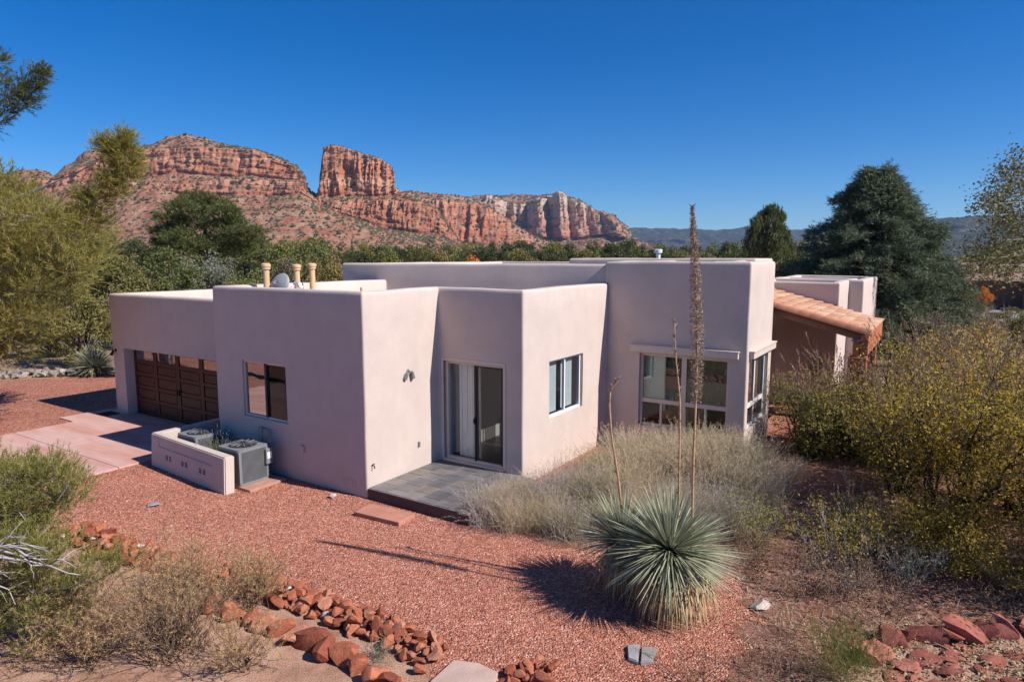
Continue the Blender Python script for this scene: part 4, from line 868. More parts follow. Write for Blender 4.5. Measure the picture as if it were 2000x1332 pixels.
# umbrella pine standing above the belt
rg = np.random.default_rng(200); T = Tubes(); cl = []
for u, v, r in [(385, 392, 1.5), (415, 400, 1.6), (355, 408, 1.5), (440, 418, 1.5), (395, 420, 2.0), (335, 430, 1.5), (370, 440, 1.8), (325, 455, 1.5), (350, 466, 1.8), (425, 445, 1.8), (455, 440, 1.4), (460, 460, 1.9), (485, 458, 1.5), (490, 475, 1.7), (440, 478, 1.9), (400, 480, 2.0), (360, 490, 1.6), (470, 492, 1.8), (325, 478, 1.3)]:
    cl.append((np.array(at(u, v, 62 + rg.uniform(-2.5, 2.5))), r))
o0 = np.array(at(400, 400, 62)); o0[2] = 0; Sx = []; Dx = []
T.add([(0, 0, -.2), (.2, 0, 3), (-.2, 0, 6), (0, 0, 9.2)], [.35, .3, .22, .06], 7)
for c, r in cl:
    c = c - o0; T.add(arc((0, 0, max(2.5, c[2] - 1.8)), c, rg, -.04), np.linspace(.12, .03, 5), 4)
    n = 190; q = rdir(rg, n, .35) * (rg.random(n) ** .45)[:, None] * r * .88; q[:, 2] *= .42; Sx.append(c + q); Dx.append(norm(q + np.array([0, 0, .7])))
Sx = np.concatenate(Sx); Dx = np.concatenate(Dx)
plant('pine_tree', 'layered dark green pine standing in front of the red mesa', 'tree', tuple(o0), [('trunk', T.mesh('trunk'), BARK), ('crown', me_np('crown', sprays_np(Sx, Dx, rg.uniform(.3, .6, len(Sx)), 14, .34, .05, rg, .75), 3), L_PINE)])
# big cedar right
def cr(f): return 6.0 * (min(1, (1.02 - f) / .78) ** .8) * (.92 + .08 * math.sin(f * 31))
c = at(1715, 335, 37); tm, cm = conifer(210, c.z, cr, 210, 120, .24, .034, 11, .02, .16, .2, spread=.75, sprl=.085)
plant('cedar_tree', 'large dense blue-green cedar right of the house', 'tree', (c.x, c.y, 0), [('trunk', tm, DARKBARK), ('crown', cm, L_CEDAR)])
rg = np.random.default_rng(221); T = Tubes(); o0 = np.array(at(1500, 415, 52)); o0[2] = 0; Sx = []; Dx = []
T.add([(0, 0, -.2), (.1, 0, 3), (-.1, 0, 6), (0, 0, 8)], [.28, .22, .15, .05], 7)
for u, v, r in [(1498, 424, .75), (1506, 420, .7), (1519, 424, .65), (1526, 434, .6), (1487, 432, .7), (1477, 444, .75), (1484, 456, .9), (1500, 442, .95), (1514, 446, .9), (1527, 455, .7), (1467, 466, .85), (1482, 478, 1.0), (1500, 466, 1.0), (1518, 474, 1.0), (1535, 470, .7), (1460, 488, .9), (1478, 500, 1.0), (1502, 492, 1.1), (1524, 496, 1.1), (1542, 492, .8)]:
    c = np.array(at(u, v, 52 + rg.uniform(-1, 1))) - o0; T.add(arc((0, 0, max(1., c[2] - 1.3)), c, rg, -.05), np.linspace(.08, .02, 5), 4); n = 80
    q = rdir(rg, n, .2) * (rg.random(n) ** .45)[:, None] * r * .75 * np.array([.75, .75, 1.05]); Sx.append(c + q); Dx.append(norm(q * .5 + np.array([0, 0, 1.1])))
Sx = np.concatenate(Sx); Dx = np.concatenate(Dx)
plant('pine_tree', 'bushy upright pine just left of the large cedar', 'tree', tuple(o0), [('trunk', T.mesh('trunk'), BARK), ('crown', me_np('crown', sprays_np(Sx, norm(Dx), rg.uniform(.25, .5, len(Sx)), 14, .22, .04, rg, .6), 3), L_PINE)])
for u, v, Y, w_, lab, m_ in [(1440, 480, 70, 60, 'dark round tree left of the bushy pine', L_DARK), (1560, 472, 46, 90, 'dark bushy tree between the pine and the cedar', L_DARK), (1478, 488, 56, 60, 'olive bush below the bushy pine', L_OLIVE)]: setmat(tree('t', u, v, Y, w_, lab, m_))
for u, v, Y, w_, lab, m_ in [(1905, 498, 90, 110, 'green tree right behind the cedar', L_GREEN), (1960, 472, 95, 150, 'dark leafy tree above the neighbouring house', L_DARK), (2040, 440, 100, 180, 'dark tree at the right edge behind the cottonwood', L_DARK), (1845, 515, 80, 80, 'distant dark tree beyond the cedar flank', L_DARK), (1880, 560, 62, 70, 'olive shrub at the cedar foot by the street', L_OLIVE), (1975, 598, 44, 110, 'grey-green hedge shrub below the neighbouring house', L_OLIVE), (1925, 612, 40, 60, 'low brown shrub beside the street', L_BROWN), (2010, 610, 36, 110, 'dark olive shrub at the right edge by the street', L_OLIVE), (1760, 660, 30, 80, 'low olive shrub in the shade under the cedar', L_DARK)]:
    setmat(tree('t', u, v, Y, w_, lab, m_, None, 'shrub' if 'shrub' in lab else 'tree'))
setmat(tree('t', 1924, 558, 60, 42, 'small bright orange autumn tree by the neighbouring house', L_ORANGE, None, 'tree', P_OL))
# cottonwood at the right edge
rg = np.random.default_rng(230); T = Tubes(); o0 = np.array((27.5, 27, 0.)); C = []
T.add([(0, 0, -.1), (-.2, 0, 3), (.1, 0, 6), (0, .2, 9)], [.3, .25, .18, .08], 7)
poly = [(1990, 318), (1965, 345), (1945, 385), (1928, 400), (1960, 400), (1985, 370), (2010, 340), (1955, 425), (1985, 420), (1970, 450), (1940, 470), (1995, 460), (1960, 495), (1985, 500), (1930, 505), (1915, 520), (1900, 490), (1945, 530), (1980, 530), (2020, 400), (2030, 450), (2040, 500), (2050, 350), (2060, 300), (2080, 420), (2110, 330), (2120, 480)]
for u, v in poly:
    c = np.array(at(u, v, 27 + rg.uniform(-2, 2))) - o0; T.add(arc((0, 0, min(7.5, max(1.8, c[2] - 1))), c, rg, .05), np.linspace(.07, .012, 5), 4)
    n = 420 if u < 2015 else 220; q = rg.normal(0, .34, (n, 3)); C.append(c + q)
plant('cottonwood_tree', 'sparse yellow-green cottonwood leaning in at the right edge', 'tree', tuple(o0), [('trunk', T.mesh('trunk'), GREYBARK), ('crown', me_np('crown', leaves_np(np.concatenate(C), .115, rg, .65, .2), 4), leafmat('cottonwood_leaf', [(.06, .075, .03), (.12, .125, .05), (.20, .18, .06), (.26, .25, .15)], .3))])

# feathery pine at left
def feathery(seed, base, clumps, n, spr, K, bl, bw, bark, tr, up=.6, lean=(0, 0, 0), rr=(.05, .012), spread=.5, droop=0., limb=1.):
    rg = np.random.default_rng(seed); T = Tubes(); base = np.array(base, float); T.add(*tr); Sx = []; Dx = []
    top = max(p[2] for p in tr[0]); P0 = np.array(tr[0], float)
    for c, r in clumps:
        c = np.array(c) - base; z = min(top * .95, max(P0[0][2] + .1, c[2] - .35 * np.linalg.norm(c[:2]))); s = np.array([np.interp(z, P0[:, 2], P0[:, i]) for i in range(3)])
        if rg.random() < limb: T.add(arc(s, c, rg, -.03, 6), np.linspace(rr[0], rr[1], 6), 5)
        q = rdir(rg, n, .2) * (rg.random(n) ** .5)[:, None] * r; Sx.append(c + q * np.array([1, 1, .8])); Dx.append(norm(q + np.array([0, 0, up * r]) + np.array(lean) * r + rg.normal(0, .25 * r, (n, 3))))
        for k in range(3): T.add(arc(c - .25 * r * rdir(rg, 1)[0], c + q[k], rg, .02, 4), np.linspace(rr[1], rr[1] * .4, 4), 3)
    Sx = np.concatenate(Sx); Dx = np.concatenate(Dx); ok = Sx[:, 2] > .06; Sx, Dx = Sx[ok], Dx[ok]
    return T.mesh('trunk'), me_np('crown', sprays_np(Sx, Dx, spr * rg.uniform(.5, 1.3, len(Sx)), K, bl, bw, rg, spread, droop), 3)
def poly_clumps(poly, n, Y0, Y1, r0, r1, seed):
    rg = np.random.default_rng(seed); xs = [p[0] for p in poly]; ys = [p[1] for p in poly]; out = []
    while len(out) < n:
        u, v = rg.uniform(min(xs), max(xs)), rg.uniform(min(ys), max(ys))
        if inside(poly, np.array([u]), np.array([v]))[0]:
            p = at(u, v, rg.uniform(Y0, Y1)); out.append((tuple(p), rg.uniform(r0, r1)))
    return out
base = (-18.2, 20.5, 0)
cl = poly_clumps([(-260, 340), (20, 345), (50, 330), (100, 385), (130, 430), (175, 440), (195, 520), (150, 560), (110, 620), (60, 690), (-260, 720)], 150, 18.5, 22.5, .5, .85, 31)
cl += [(tuple(at(u, v, 19.5)), r) for u, v, r in [(165, 425, .38), (195, 395, .34), (205, 360, .30), (222, 335, .28), (234, 310, .26), (243, 292, .2), (208, 300, .13), (256, 322, .2), (248, 345, .22), (228, 372, .26), (205, 287, .1), (240, 274, .1), (180, 440, .4), (160, 395, .2)]]
tm, cm = feathery(32, base, cl, 84, .36, 16, .15, .017, GREYBARK, ([(0, 0, -.1), (.2, 0, 2.5), (.5, -.1, 5.5), (.3, 0, 8.2)], [.28, .24, .16, .05], 7), .5, (.25, 0, 0), (.035, .007), limb=.4)
plant('pine_tree', 'feathery olive-green pine filling the left edge', 'tree', base, [('trunk', tm, GREYBARK), ('crown', cm, L_FEATHER)])
base = (-16.5, 13.5, 0)
cl = [(tuple(at(u, v, 13.5)), r) for u, v, r in [(0, 165, .28), (10, 185, .25), (25, 205, .25), (40, 178, .2), (55, 165, .2), (70, 152, .16), (80, 147, .1), (45, 200, .2), (5, 225, .25), (-15, 240, .3), (60, 185, .15), (-5, 120, .15), (-60, 180, .4), (-110, 220, .4), (-160, 160, .5), (-220, 240, .6), (-250, 120, .6), (-330, 300, .6), (-420, 180, .6), (-500, 260, .6)]]
tm, cm = feathery(33, base, cl, 55, .2, 15, .085, .011, GREYBARK, ([(0, 0, -.1), (-.1, 0, 3), (.1, .1, 6.5), (.2, 0, 9.5)], [.25, .22, .17, .06], 7), .3, (.5, 0, 0), (.04, .008))
plant('pine_tree', 'pine branch reaching into the sky at the upper left edge', 'tree', base, [('trunk', tm, GREYBARK), ('crown', cm, L_PINE)])
# near feathery bush lower left with bare grey limbs
base = (-7.4, 8.3, 0)
cl = poly_clumps([(-90, 925), (0, 905), (40, 915), (110, 920), (165, 945), (130, 985), (100, 1000), (110, 1040), (-90, 1040)], 44, 7.9, 9.0, .18, .32, 41)
cl += poly_clumps([(-90, 1040), (90, 1040), (140, 1075), (240, 1075), (255, 1110), (200, 1130), (150, 1190), (160, 1250), (100, 1300), (-90, 1330)], 60, 7.7, 8.5, .16, .3, 42)
cl = [c for c in cl if c[0][2] > .12]
tm, cm = feathery(43, base, cl, 56, .18, 15, .075, .0075, GREYBARK, ([(0, 0, -.05), (.15, .05, .5), (.2, 0, 1.0), (.3, .1, 1.7)], [.07, .055, .04, .015], 6), .9, (.15, 0, 0), (.022, .006), .42)
plant('juniper_bush', 'feathery bright green bush with bare grey limbs at lower left', 'bush', base, [('trunk', tm, GREYBARK), ('crown', cm, L_FRESH)])
T = Tubes(); rg = np.random.default_rng(44); b0 = np.array(at(-70, 1080, 7.55))
for u, v in [(60, 1075), (90, 1070), (135, 1120), (150, 1108), (40, 1100), (170, 1125), (50, 1050), (30, 1180), (20, 1130)]:
    q = np.array(at(u, v, 7.5 + rg.uniform(-.12, .1))); P = arc(b0 - np.array(base) + rg.normal(0, .04, 3), q - np.array(base), rg, .06, 7, .05); T.add(P, np.linspace(.02, .004, 7), 5)
    for k in (3, 4, 5): T.add(arc(P[k], P[k] + np.array([rg.uniform(.1, .3), rg.normal(0, .1), rg.uniform(-.12, .2)]), rg, .05, 4, .06), np.linspace(.007, .002, 4), 4)
for o in bpy.data.objects:
    if o.get('label', '').startswith('feathery bright green bush'): obj('bare_limb', T.mesh('bare_limb'), plain('silver_limb', (.40, .37, .38), .8, .15), o)

# dry straw bushes
STRAW = leafmat('straw', [(.42, .25, .12), (.58, .37, .18), (.66, .47, .26), (.34, .20, .10)], .2, .8, .1)
DSTEM = leafmat('dry_stem', [(.10, .065, .05), (.17, .11, .08), (.28, .19, .13)], .05, .8, .1)
def drybush(seed, n, h, w, twig, fluff, stem=.006, bl=.035, bw=.005):
    rg = np.random.default_rng(seed); T = Tubes(); S_, D_ = [], []
    for k in range(n):
        d = rdir(rg, 1, 1.1)[0]; d[2] = abs(d[2]); b0 = np.array([rg.normal(0, w * .10), rg.normal(0, w * .10), 0]); L = h * rg.uniform(.55, 1.1); e = b0 + np.array([d[0] * w * .55, d[1] * w * .55, L * (.45 + .55 * d[2])])
        P = arc(b0, e, rg, .06, 6, .05); T.add(P, np.linspace(stem, stem * .3, 6), 3)
        for j in range(twig):
            i = rg.integers(2, 6); q = P[i] + np.array([rg.normal(0, .12), rg.normal(0, .12), rg.uniform(.02, .22)]) * h; T.add(arc(P[i], q, rg, .05, 4, .06), np.linspace(stem * .5, stem * .2, 4), 3); S_.append(P[i] + (q - P[i]) * .3); D_.append(q - P[i])
        S_.append(P[3]); D_.append(P[5] - P[3])
    S_ = np.array(S_); D_ = np.array(D_); L = np.linalg.norm(D_, axis=1)
    return T.mesh('stems'), me_np('straw', sprays_np(S_, norm(D_), L * 1.1, fluff, bl, bw, rg, .9), 3)
for (x, y, h, w_, n, lab, sd) in [(-4.3, 7.95, 1.45, 1.8, 120, 'large dry straw-coloured bush in the lower left foreground', 51), (-5.3, 7.75, .85, 1.2, 80, 'lower dry bush left of the large straw-coloured bush', 52), (-3.75, 9.1, .85, .9, 60, 'pale dry weed standing before the heaped stone border', 53), (-4.9, 9.4, .7, .9, 60, 'thin dry weed between the green bush and the stones', 54), (-3.3, 7.6, .6, .8, 40, 'small dry tuft at the right foot of the straw bush', 55)]:
    sm, fm = drybush(sd, n, h, w_, 5, 24); plant('dry_bush', lab, 'bush', (x, y, 0), [('stems', sm, DSTEM), ('straw', fm, STRAW)], 0, 1, 'dry bushes in the left foreground')
for (x, y, h, w_, n, lab, sd) in [(2.2, 7.2, .55, 1.4, 26, 'bare dark twigs in the foreground below the yucca', 61), (3.1, 7.4, .6, 1.3, 26, 'bare twigs left of the small green bush', 62), (3.6, 8.2, .6, 1.0, 22, 'grey dead twigs beside the pale boulder', 63), (4.3, 9.3, .7, 1.3, 34, 'grey dead brush right of the yucca', 64), (5.5, 8.9, .6, 1.3, 34, 'grey dead brush above the maroon flagstones', 65), (2.9, 6.9, .5, 1.4, 30, 'tangled dark twigs at the bottom edge', 66), (3.9, 10.2, .7, 1.5, 44, 'tangled dry brush between the yucca and the shaded scrub', 68), (6.3, 9.9, .7, 1.5, 44, 'tangled dry brush under the yellow-leaved shrub', 69), (4.7, 8.4, .5, 1.2, 34, 'dry brush just above the small green bush', 70), (6.9, 8.95, .5, 1.1, 26, 'sparse dead twigs near the right flagstones', 67)]:
    sm, fm = drybush(sd, n, h, w_, 4, 4, .005, .03, .004); plant('dead_brush', lab, 'brush', (x, y, 0), [('stems', sm, DSTEM), ('straw', fm, STRAW)], 0, 1, 'dead brush around the yucca')
# small green broom-like bush at lower right
def broom(seed, n, h, w, m1, bl, bw, K=16):
    rg = np.random.default_rng(seed); d = rdir(rg, n, 1.6); d[:, 2] = np.abs(d[:, 2]); S_ = np.stack([rg.normal(0, w * .16, n), rg.normal(0, w * .16, n), rg.uniform(0, .25 * h, n)], 1)
    return me_np('foliage', sprays_np(S_, norm(d * np.array([1, 1, 1.2])), h * rg.uniform(.45, .95, n), K, bl, bw, rg, .28), 3)
plant('green_bush', 'small bright green broom-like bush at the bottom right', 'bush', (3.95, 7.35, 0), [('foliage', broom(71, 420, .8, 1.1, None, .07, .005), L_FRESH)])
plant('green_bush', 'tiny grey-green weed among the red stones', 'bush', (-1.65, 7.75, 0), [('foliage', broom(72, 120, .28, .5, None, .04, .005, 10), L_GREY)])
plant('lavender_bush', 'grey sage plant between the two air conditioners', 'bush', hw(-3.95, -.78, .05), [('foliage', broom(73, 150, .98, .5, None, .06, .010), L_GREY)])
plant('green_bush', 'green leafy weed between the two air conditioners', 'bush', hw(-3.62, -.82, .05), [('foliage', broom(74, 130, .86, .45, None, .06, .014), L_GREEN)])

# ---- tall dry grasses in front of the house
def grass(seed, n, h, w, seedh=.5):
    rg = np.random.default_rng(seed); b0 = np.stack([rg.normal(0, w * .22, n), rg.normal(0, w * .22, n), np.zeros(n)], 1); d = rdir(rg, n, 2.3); d[:, 2] = np.abs(d[:, 2]); d = norm(d)
    L = h * rg.uniform(.5, 1.1, n); e = b0 + d * L[:, None]; e[:, 2] -= .12 * L; m_ = b0 + d * (L * .55)[:, None] + np.array([0, 0, .05]) * h
    s = norm(np.cross(d, rdir(rg, n))) * .0042
    A = np.stack([b0 - s, b0 + s, m_ + s * .8, m_ - s * .8], 1); B = np.stack([m_ - s * .8, m_ + s * .8, e], 1)
    K = 9; t = rg.uniform(.35, 1, (n, K)); P = (m_[:, None] * (1 - t[..., None]) + e[:, None] * t[..., None]).reshape(-1, 3); D = norm(np.repeat(d, K, 0) + rg.normal(0, .7, (n * K, 3)))
    C = blades_np(P, D, .05 * rg.uniform(.5, 1.4, n * K), .006, rg)
    V = np.concatenate([A.reshape(-1, 3), B.reshape(-1, 3), C.reshape(-1, 3)]); me = bpy.data.meshes.new('blades'); nf = n + n + n * K
    tot = np.concatenate([np.full(n, 4), np.full(n + n * K, 3)]).astype(np.int32); st = np.concatenate([[0], np.cumsum(tot)[:-1]]).astype(np.int32)
    me.vertices.add(len(V)); me.vertices.foreach_set('co', V.astype(np.float32).ravel()); me.loops.add(len(V)); me.loops.foreach_set('vertex_index', np.arange(len(V), dtype=np.int32))
    me.polygons.add(nf); me.polygons.foreach_set('loop_start', st); me.polygons.foreach_set('loop_total', tot); me.update(calc_edges=True); return me
G_TAN = leafmat('tan_grass', [(.56, .45, .33), (.70, .58, .45), (.62, .53, .36), (.48, .39, .26)], .4, .8, .12); G_OL = leafmat('olive_grass', [(.38, .35, .18), (.52, .46, .27), (.60, .51, .35), (.30, .29, .13)], .4, .8, .12); G_LAV = leafmat('lavender_grass', [(.48, .41, .42), (.60, .53, .53), (.52, .46, .38), (.36, .32, .23)], .4, .8, .12)
GP = [grass(300 + i, 320, 1.15, .95) for i in range(3)]
GM = {}
def gput(x, y, k, sc, label):
    key = (k[0], k[1])
    if key not in GM: GM[key] = GP[k[0]].copy(); GM[key].materials.append((G_TAN, G_OL, G_LAV)[k[1]])
    plant('grass_clump', label, 'grass', (x, y, 0), [('blades', GM[key], None)], rnd.uniform(0, 6.28), sc, 'grass clumps in front of the house')
names = ('tan', 'olive', 'lavender-grey')
rg = random.Random(12)
for (x0, x1, y0, y1, n, kinds, h0, h1, where) in [(2.4, 5.0, 13.0, 15.2, 26, (0, 0, 0, 1), 1.05, 1.3, 'tall dry grass clump under the picture window'), (.6, 2.6, 12.4, 14.8, 14, (1, 0, 2, 1), .75, 1.0, 'grass clump below the sunny side window'), (-.5, 1.1, 11.5, 13.0, 15, (2, 2, 1, 2, 0), .6, .8, 'grass clump beside the tiled patio'), (1.0, 3.4, 11.2, 12.6, 13, (1, 1, 2, 0), .65, .85, 'grass clump just behind the yucca'), (3.3, 5.2, 11.4, 13.0, 10, (0, 1, 2), .7, .9, 'grass clump right of the yucca stalks'), (5.2, 6.6, 13.6, 15.0, 5, (0, 2), .45, .6, 'short grass clump by the house corner')]:
    for k in range(n):
        kk = rg.choice(kinds); x, y = rg.uniform(x0, x1), rg.uniform(y0, y1); dx, dy = x - HOUSE_O.x, y - HOUSE_O.y; la = dx * E1.x + dy * E1.y; lb = dx * E2.x + dy * E2.y
        if (la > 2.1 and lb < 2.55) or (la > 6.35 and lb < 6.2) or (la > -.15 and lb < 2.7 and la < 2.5): continue
        gput(x, y, (rg.randrange(3), kk), rg.uniform(h0, h1), names[kk] + ' ' + where)

# ---- yuccas
Y_GREEN = leafmat('yucca_leaf', [(.22, .24, .15), (.35, .37, .245), (.48, .49, .34), (.58, .57, .41)], .18, .38, .1); Y_DRY = leafmat('yucca_dry', [(.30, .20, .09), (.42, .30, .15), (.52, .41, .25)], .15, .8, .1); Y_STALK = islandmat('yucca_stalk', [(0, (.36, .22, .12)), (1, (.46, .30, .18))], .8); Y_BRACT = leafmat('yucca_bract', [(.22, .15, .11), (.34, .25, .19), (.45, .35, .28)], .1, .8, .1)
def rosette(seed, n, r, zc, lo=-.45, hi=1., w=.02, bend=.12, c0=(0, 0), core=.08):
    """stiff sword leaves radiating from a head"""
    rg = np.random.default_rng(seed); k = np.arange(n); z = lo + (hi - lo) * (k + .5) / n; ph = k * 2.39996 + rg.normal(0, .1, n); rr = np.sqrt(np.clip(1 - z * z, 0, 1))
    d = norm(np.stack([np.cos(ph) * rr, np.sin(ph) * rr, z], 1) + rg.normal(0, .12, (n, 3))); L = r * rg.uniform(.66, 1.1, n); c = np.array([c0[0], c0[1], zc])
    b0 = c + d * core; e = c + d * (core + L)[:, None]; e[:, 2] -= bend * L * rr; m_ = c + d * (core + L * .5)[:, None]; m_[:, 2] -= bend * .2 * L * rr
    s = norm(np.cross(d, np.array([0, 0, 1.]) + rg.normal(0, .25, (n, 3)))) * w * .5; u = norm(np.cross(s, d)) * w * .18
    V = np.stack([b0 - s, b0 - u, b0 + s, m_ - s * .95, m_ - u, m_ + s * .95, e], 1)
    q = np.array([(0, 1, 4), (0, 4, 3), (1, 2, 5), (1, 5, 4), (3, 4, 6), (4, 5, 6)]); keep = np.minimum(e[:, 2], m_[:, 2]) > .02; V = V[keep]; n = len(V)
    return V.reshape(-1, 3), (np.arange(n)[:, None, None] * 7 + q[None]).reshape(-1, 3)
def join(L):
    Vs, Ts, o = [], [], 0
    for V, T in L: Vs.append(V); Ts.append(T + o); o += len(V)
    return np.concatenate(Vs), np.concatenate(Ts)
yb = np.array((2.2, 8.95, 0.))
yuc = thing('yucca', 'big round blue-green yucca with three tall dry flower stalks', 'yucca', tuple(yb))
obj('leaves', me_tri('leaves', *join([rosette(81, 950, 1.0, .90, -.34, 1., .021, .12, (0.02, -.05)), rosette(82, 480, .82, .76, -.2, 1., .021, .12, (-.55, .62)), rosette(86, 300, .8, .78, -.2, 1., .022, .1, (.15, .45))])), Y_GREEN, yuc)
def skirt(seed, n, r, z, c0):
    rg = np.random.default_rng(seed); ph = rg.uniform(0, 6.28, n); c = np.array([c0[0], c0[1], z]); a = np.stack([np.cos(ph), np.sin(ph), 0 * ph], 1)
    b0 = c + a * .1; m_ = c + a * (r * rg.uniform(.3, .6, n))[:, None] + np.array([0, 0, 1.]) * rg.uniform(-.22, .0, (n, 1)); e = m_ + a * (rg.uniform(.02, .22, n))[:, None]; e[:, 2] = np.maximum(.02, m_[:, 2] - rg.uniform(.25, .75, n))
    s = np.cross(a, [0, 0, 1.]) * .011; V = np.stack([b0 - s, b0 + s, m_ + s, m_ - s, e], 1)
    q = np.array([(0, 1, 2), (0, 2, 3), (3, 2, 4)]); return V.reshape(-1, 3), (np.arange(n)[:, None, None] * 5 + q[None]).reshape(-1, 3)
obj('dry_skirt', me_tri('dry_skirt', *join([skirt(83, 620, .95, .74, (.06, -.12)), skirt(84, 200, .7, .5, (-.55, .62))])), Y_DRY, yuc)
T = Tubes(); T.add([(0, -.05, -.05), (0, -.05, .4), (0, -.05, .85)], [.16, .15, .12], 8); T.add([(-.3, .3, -.05), (-.5, .55, .4), (-.55, .62, .7)], [.12, .11, .1], 8); obj('trunk', T.mesh('trunk'), BARK, yuc)
def stalk(pix, Y, r0, z0, head, seed):
    rg = np.random.default_rng(seed); P = np.array([np.array(at(u, v, y)) - yb for (u, v), y in zip(pix, Y)]); k = 40; t = np.linspace(0, 1, len(P)); tt = np.linspace(0, 1, k); P = np.stack([np.interp(tt, t, P[:, i]) for i in range(3)], 1)
    P[1:-1] = (P[:-2] + 2 * P[1:-1] + P[2:]) / 4; rad = np.linspace(r0, r0 * .4, k) * (1 + .18 * (np.arange(k) % 2)); T = Tubes(); T.add(P, rad, 7); o = obj('flower_stalk', T.mesh('flower_stalk'), Y_STALK, yuc)
    n = 90; i = rg.integers(0, k, n); b0 = P[i]; d = norm(rdir(rg, n) * np.array([1, 1, .3]) + np.array([0, 0, .9])); B = [blades_np(b0, d, .075, .022, rg)]
    if head:
        n = 2300; t = head[0] + (1 - head[0]) * rg.random(n) ** .85; b0 = np.stack([np.interp(t, tt, P[:, j]) for j in range(3)], 1); wd = head[1] * np.sin(np.clip((t - head[0]) / (1 - head[0]) * .93 + .07, 0, 1) ** .6 * math.pi) ** .8 + .012
        d = norm(rdir(rg, n) * np.array([1, 1, .6]) + np.array([0, 0, .25])); B += [blades_np(b0, d, wd * rg.uniform(.5, 1.2, n), .006, rg), blades_np(b0 + d * (wd * .6)[:, None], norm(d + rg.normal(0, .7, (n, 3))), .035, .012, rg)]
    obj('bracts', me_np('bracts', np.concatenate(B), 3), Y_BRACT, o)
stalk([(1352, 1010), (1354, 900), (1360, 760), (1362, 640), (1358, 520), (1352, 405)], [8.75, 8.72, 8.70, 8.70, 8.68, 8.65], .017, .8, (.36, .12), 91)
stalk([(1325, 1010), (1327, 900), (1328, 780), (1320, 700), (1317, 630)], [9.0, 9.02, 9.04, 9.05, 9.05], .016, .8, None, 92)
stalk([(1218, 1030), (1207, 930), (1194, 850), (1190, 790), (1192, 762), (1202, 750), (1208, 740)], [9.5] * 7, .019, .6, None, 93)
ag = thing('yucca', 'small pale yucca by the far garage corner', 'yucca', (*gnd(186, 733)[:2], 0)); obj('leaves', me_tri('leaves', *rosette(95, 420, 1.0, .35, -.25, 1., .045, .05)), leafmat('pale_yucca_leaf', [(.20, .23, .17), (.30, .33, .25), (.40, .42, .32)], .1, .5, .05), ag)
obj('dry_skirt', me_tri('dry_skirt', *skirt(96, 120, .9, .35, (0, 0))), Y_DRY, ag)

# ---- autumn shrubs on the right
SH = leafmat('autumn_leaf', [(.13, .125, .035), (.28, .24, .055), (.48, .35, .065), (.64, .44, .07), (.64, .38, .06)], .5); SH_G = leafmat('shrub_green_leaf', [(.11, .14, .04), (.20, .22, .065), (.31, .30, .09), (.46, .36, .09)], .45); SH_Y = leafmat('shrub_yellow_leaf', [(.18, .16, .03), (.33, .25, .045), (.46, .33, .055), (.16, .15, .04)], .4)
SPIKE = leafmat('seed_spike', [(.24, .155, .11), (.36, .25, .18), (.48, .36, .27)], .15, .8, .1)
def shrub(seed, h, w, nst, ncl, nleaf, size, spikes, low=.2, sph=.28):
    rg = np.random.default_rng(seed); T = Tubes(); C = []; SS = []; DD = []
    for k in range(nst):
        az = k * 2.4 + rg.uniform(-.3, .3); sp = rg.uniform(.15, 1) ** .7; e = np.array([math.cos(az) * w * .5 * sp, math.sin(az) * w * .5 * sp, h * rg.uniform(.66, 1.03) * (1 - .25 * sp * sp)]); b0 = np.array([math.cos(az) * .12 * w * rg.random(), math.sin(az) * .12 * w * rg.random(), 0]); P = arc(b0, e, rg, .08, 8, .04); T.add(P, np.linspace(.011 * h, .002 * h, 8), 5)
        for j in range(ncl):
            i = rg.integers(int(7 * low) + 1, 8); q = P[i] + rdir(rg, 1, .35)[0] * w * rg.uniform(.06, .2); T.add(arc(P[i - 1], q, rg, .04, 4, .05), np.linspace(.0035 * h, .001 * h, 4), 3)
            n = max(3, int(nleaf / (nst * ncl))); C.append(q + rg.normal(0, .04 * w, (n, 3)) * np.array([1, 1, .8]))
            if q[2] > h * .5 and rg.random() < .75: SS.append(q); DD.append(norm(np.array([q[0] * .25, q[1] * .25, h * .5]) + rg.normal(0, .12 * h, 3)))
    C = np.concatenate(C); C = C[C[:, 2] > .05]
    parts = [T.mesh('stems'), me_np('foliage', leaves_np(C, size, rg, .5, .4), 4)]
    if spikes and SS:
        zz = np.array(SS)[:, 2] ** 3; idx = rg.choice(len(SS), spikes, p=zz / zz.sum()); SS = np.array(SS)[idx] + rg.normal(0, .05 * w, (spikes, 3)); DD = norm(np.array(DD)[idx] + rg.normal(0, .12, (spikes, 3)))
        parts.append(me_np('seed_spikes', np.concatenate([sprays_np(SS, DD, sph * rg.uniform(.6, 1.2, spikes), 34, .055, .016, rg, .32), blades_np(SS, DD, sph * 1.1, .006, rg)]), 3))
    return parts
def put_shrub(x, y, lab, m_, args, bark=DARKBARK):
    p = shrub(*args); parts = [('stems', p[0], bark), ('foliage', p[1], m_)] + ([('seed_spikes', p[2], SPIKE)] if len(p) > 2 else [])
    plant('autumn_shrub', lab, 'shrub', (x, y, 0), parts, 0, 1, 'autumn shrubs right of the house')
put_shrub(7.9, 11.6, 'tall many-stemmed autumn shrub nearest on the right', SH, (401, 3.2, 4.3, 22, 22, 22000, .06, 360, .32, .45))
put_shrub(10.0, 12.4, 'tall autumn shrub at the right edge of the picture', SH, (402, 3.3, 4.0, 18, 20, 15000, .065, 340, .25, .45))
put_shrub(8.9, 16.4, 'green and yellow shrub with brown spikes before the porch', SH_G, (403, 1.95, 3.7, 24, 30, 26000, .064, 600, .1, .36))
put_shrub(10.6, 15.4, 'spiky autumn shrub between the porch and the right edge', SH, (404, 2.8, 3.5, 18, 22, 16000, .068, 520, .15, .45))
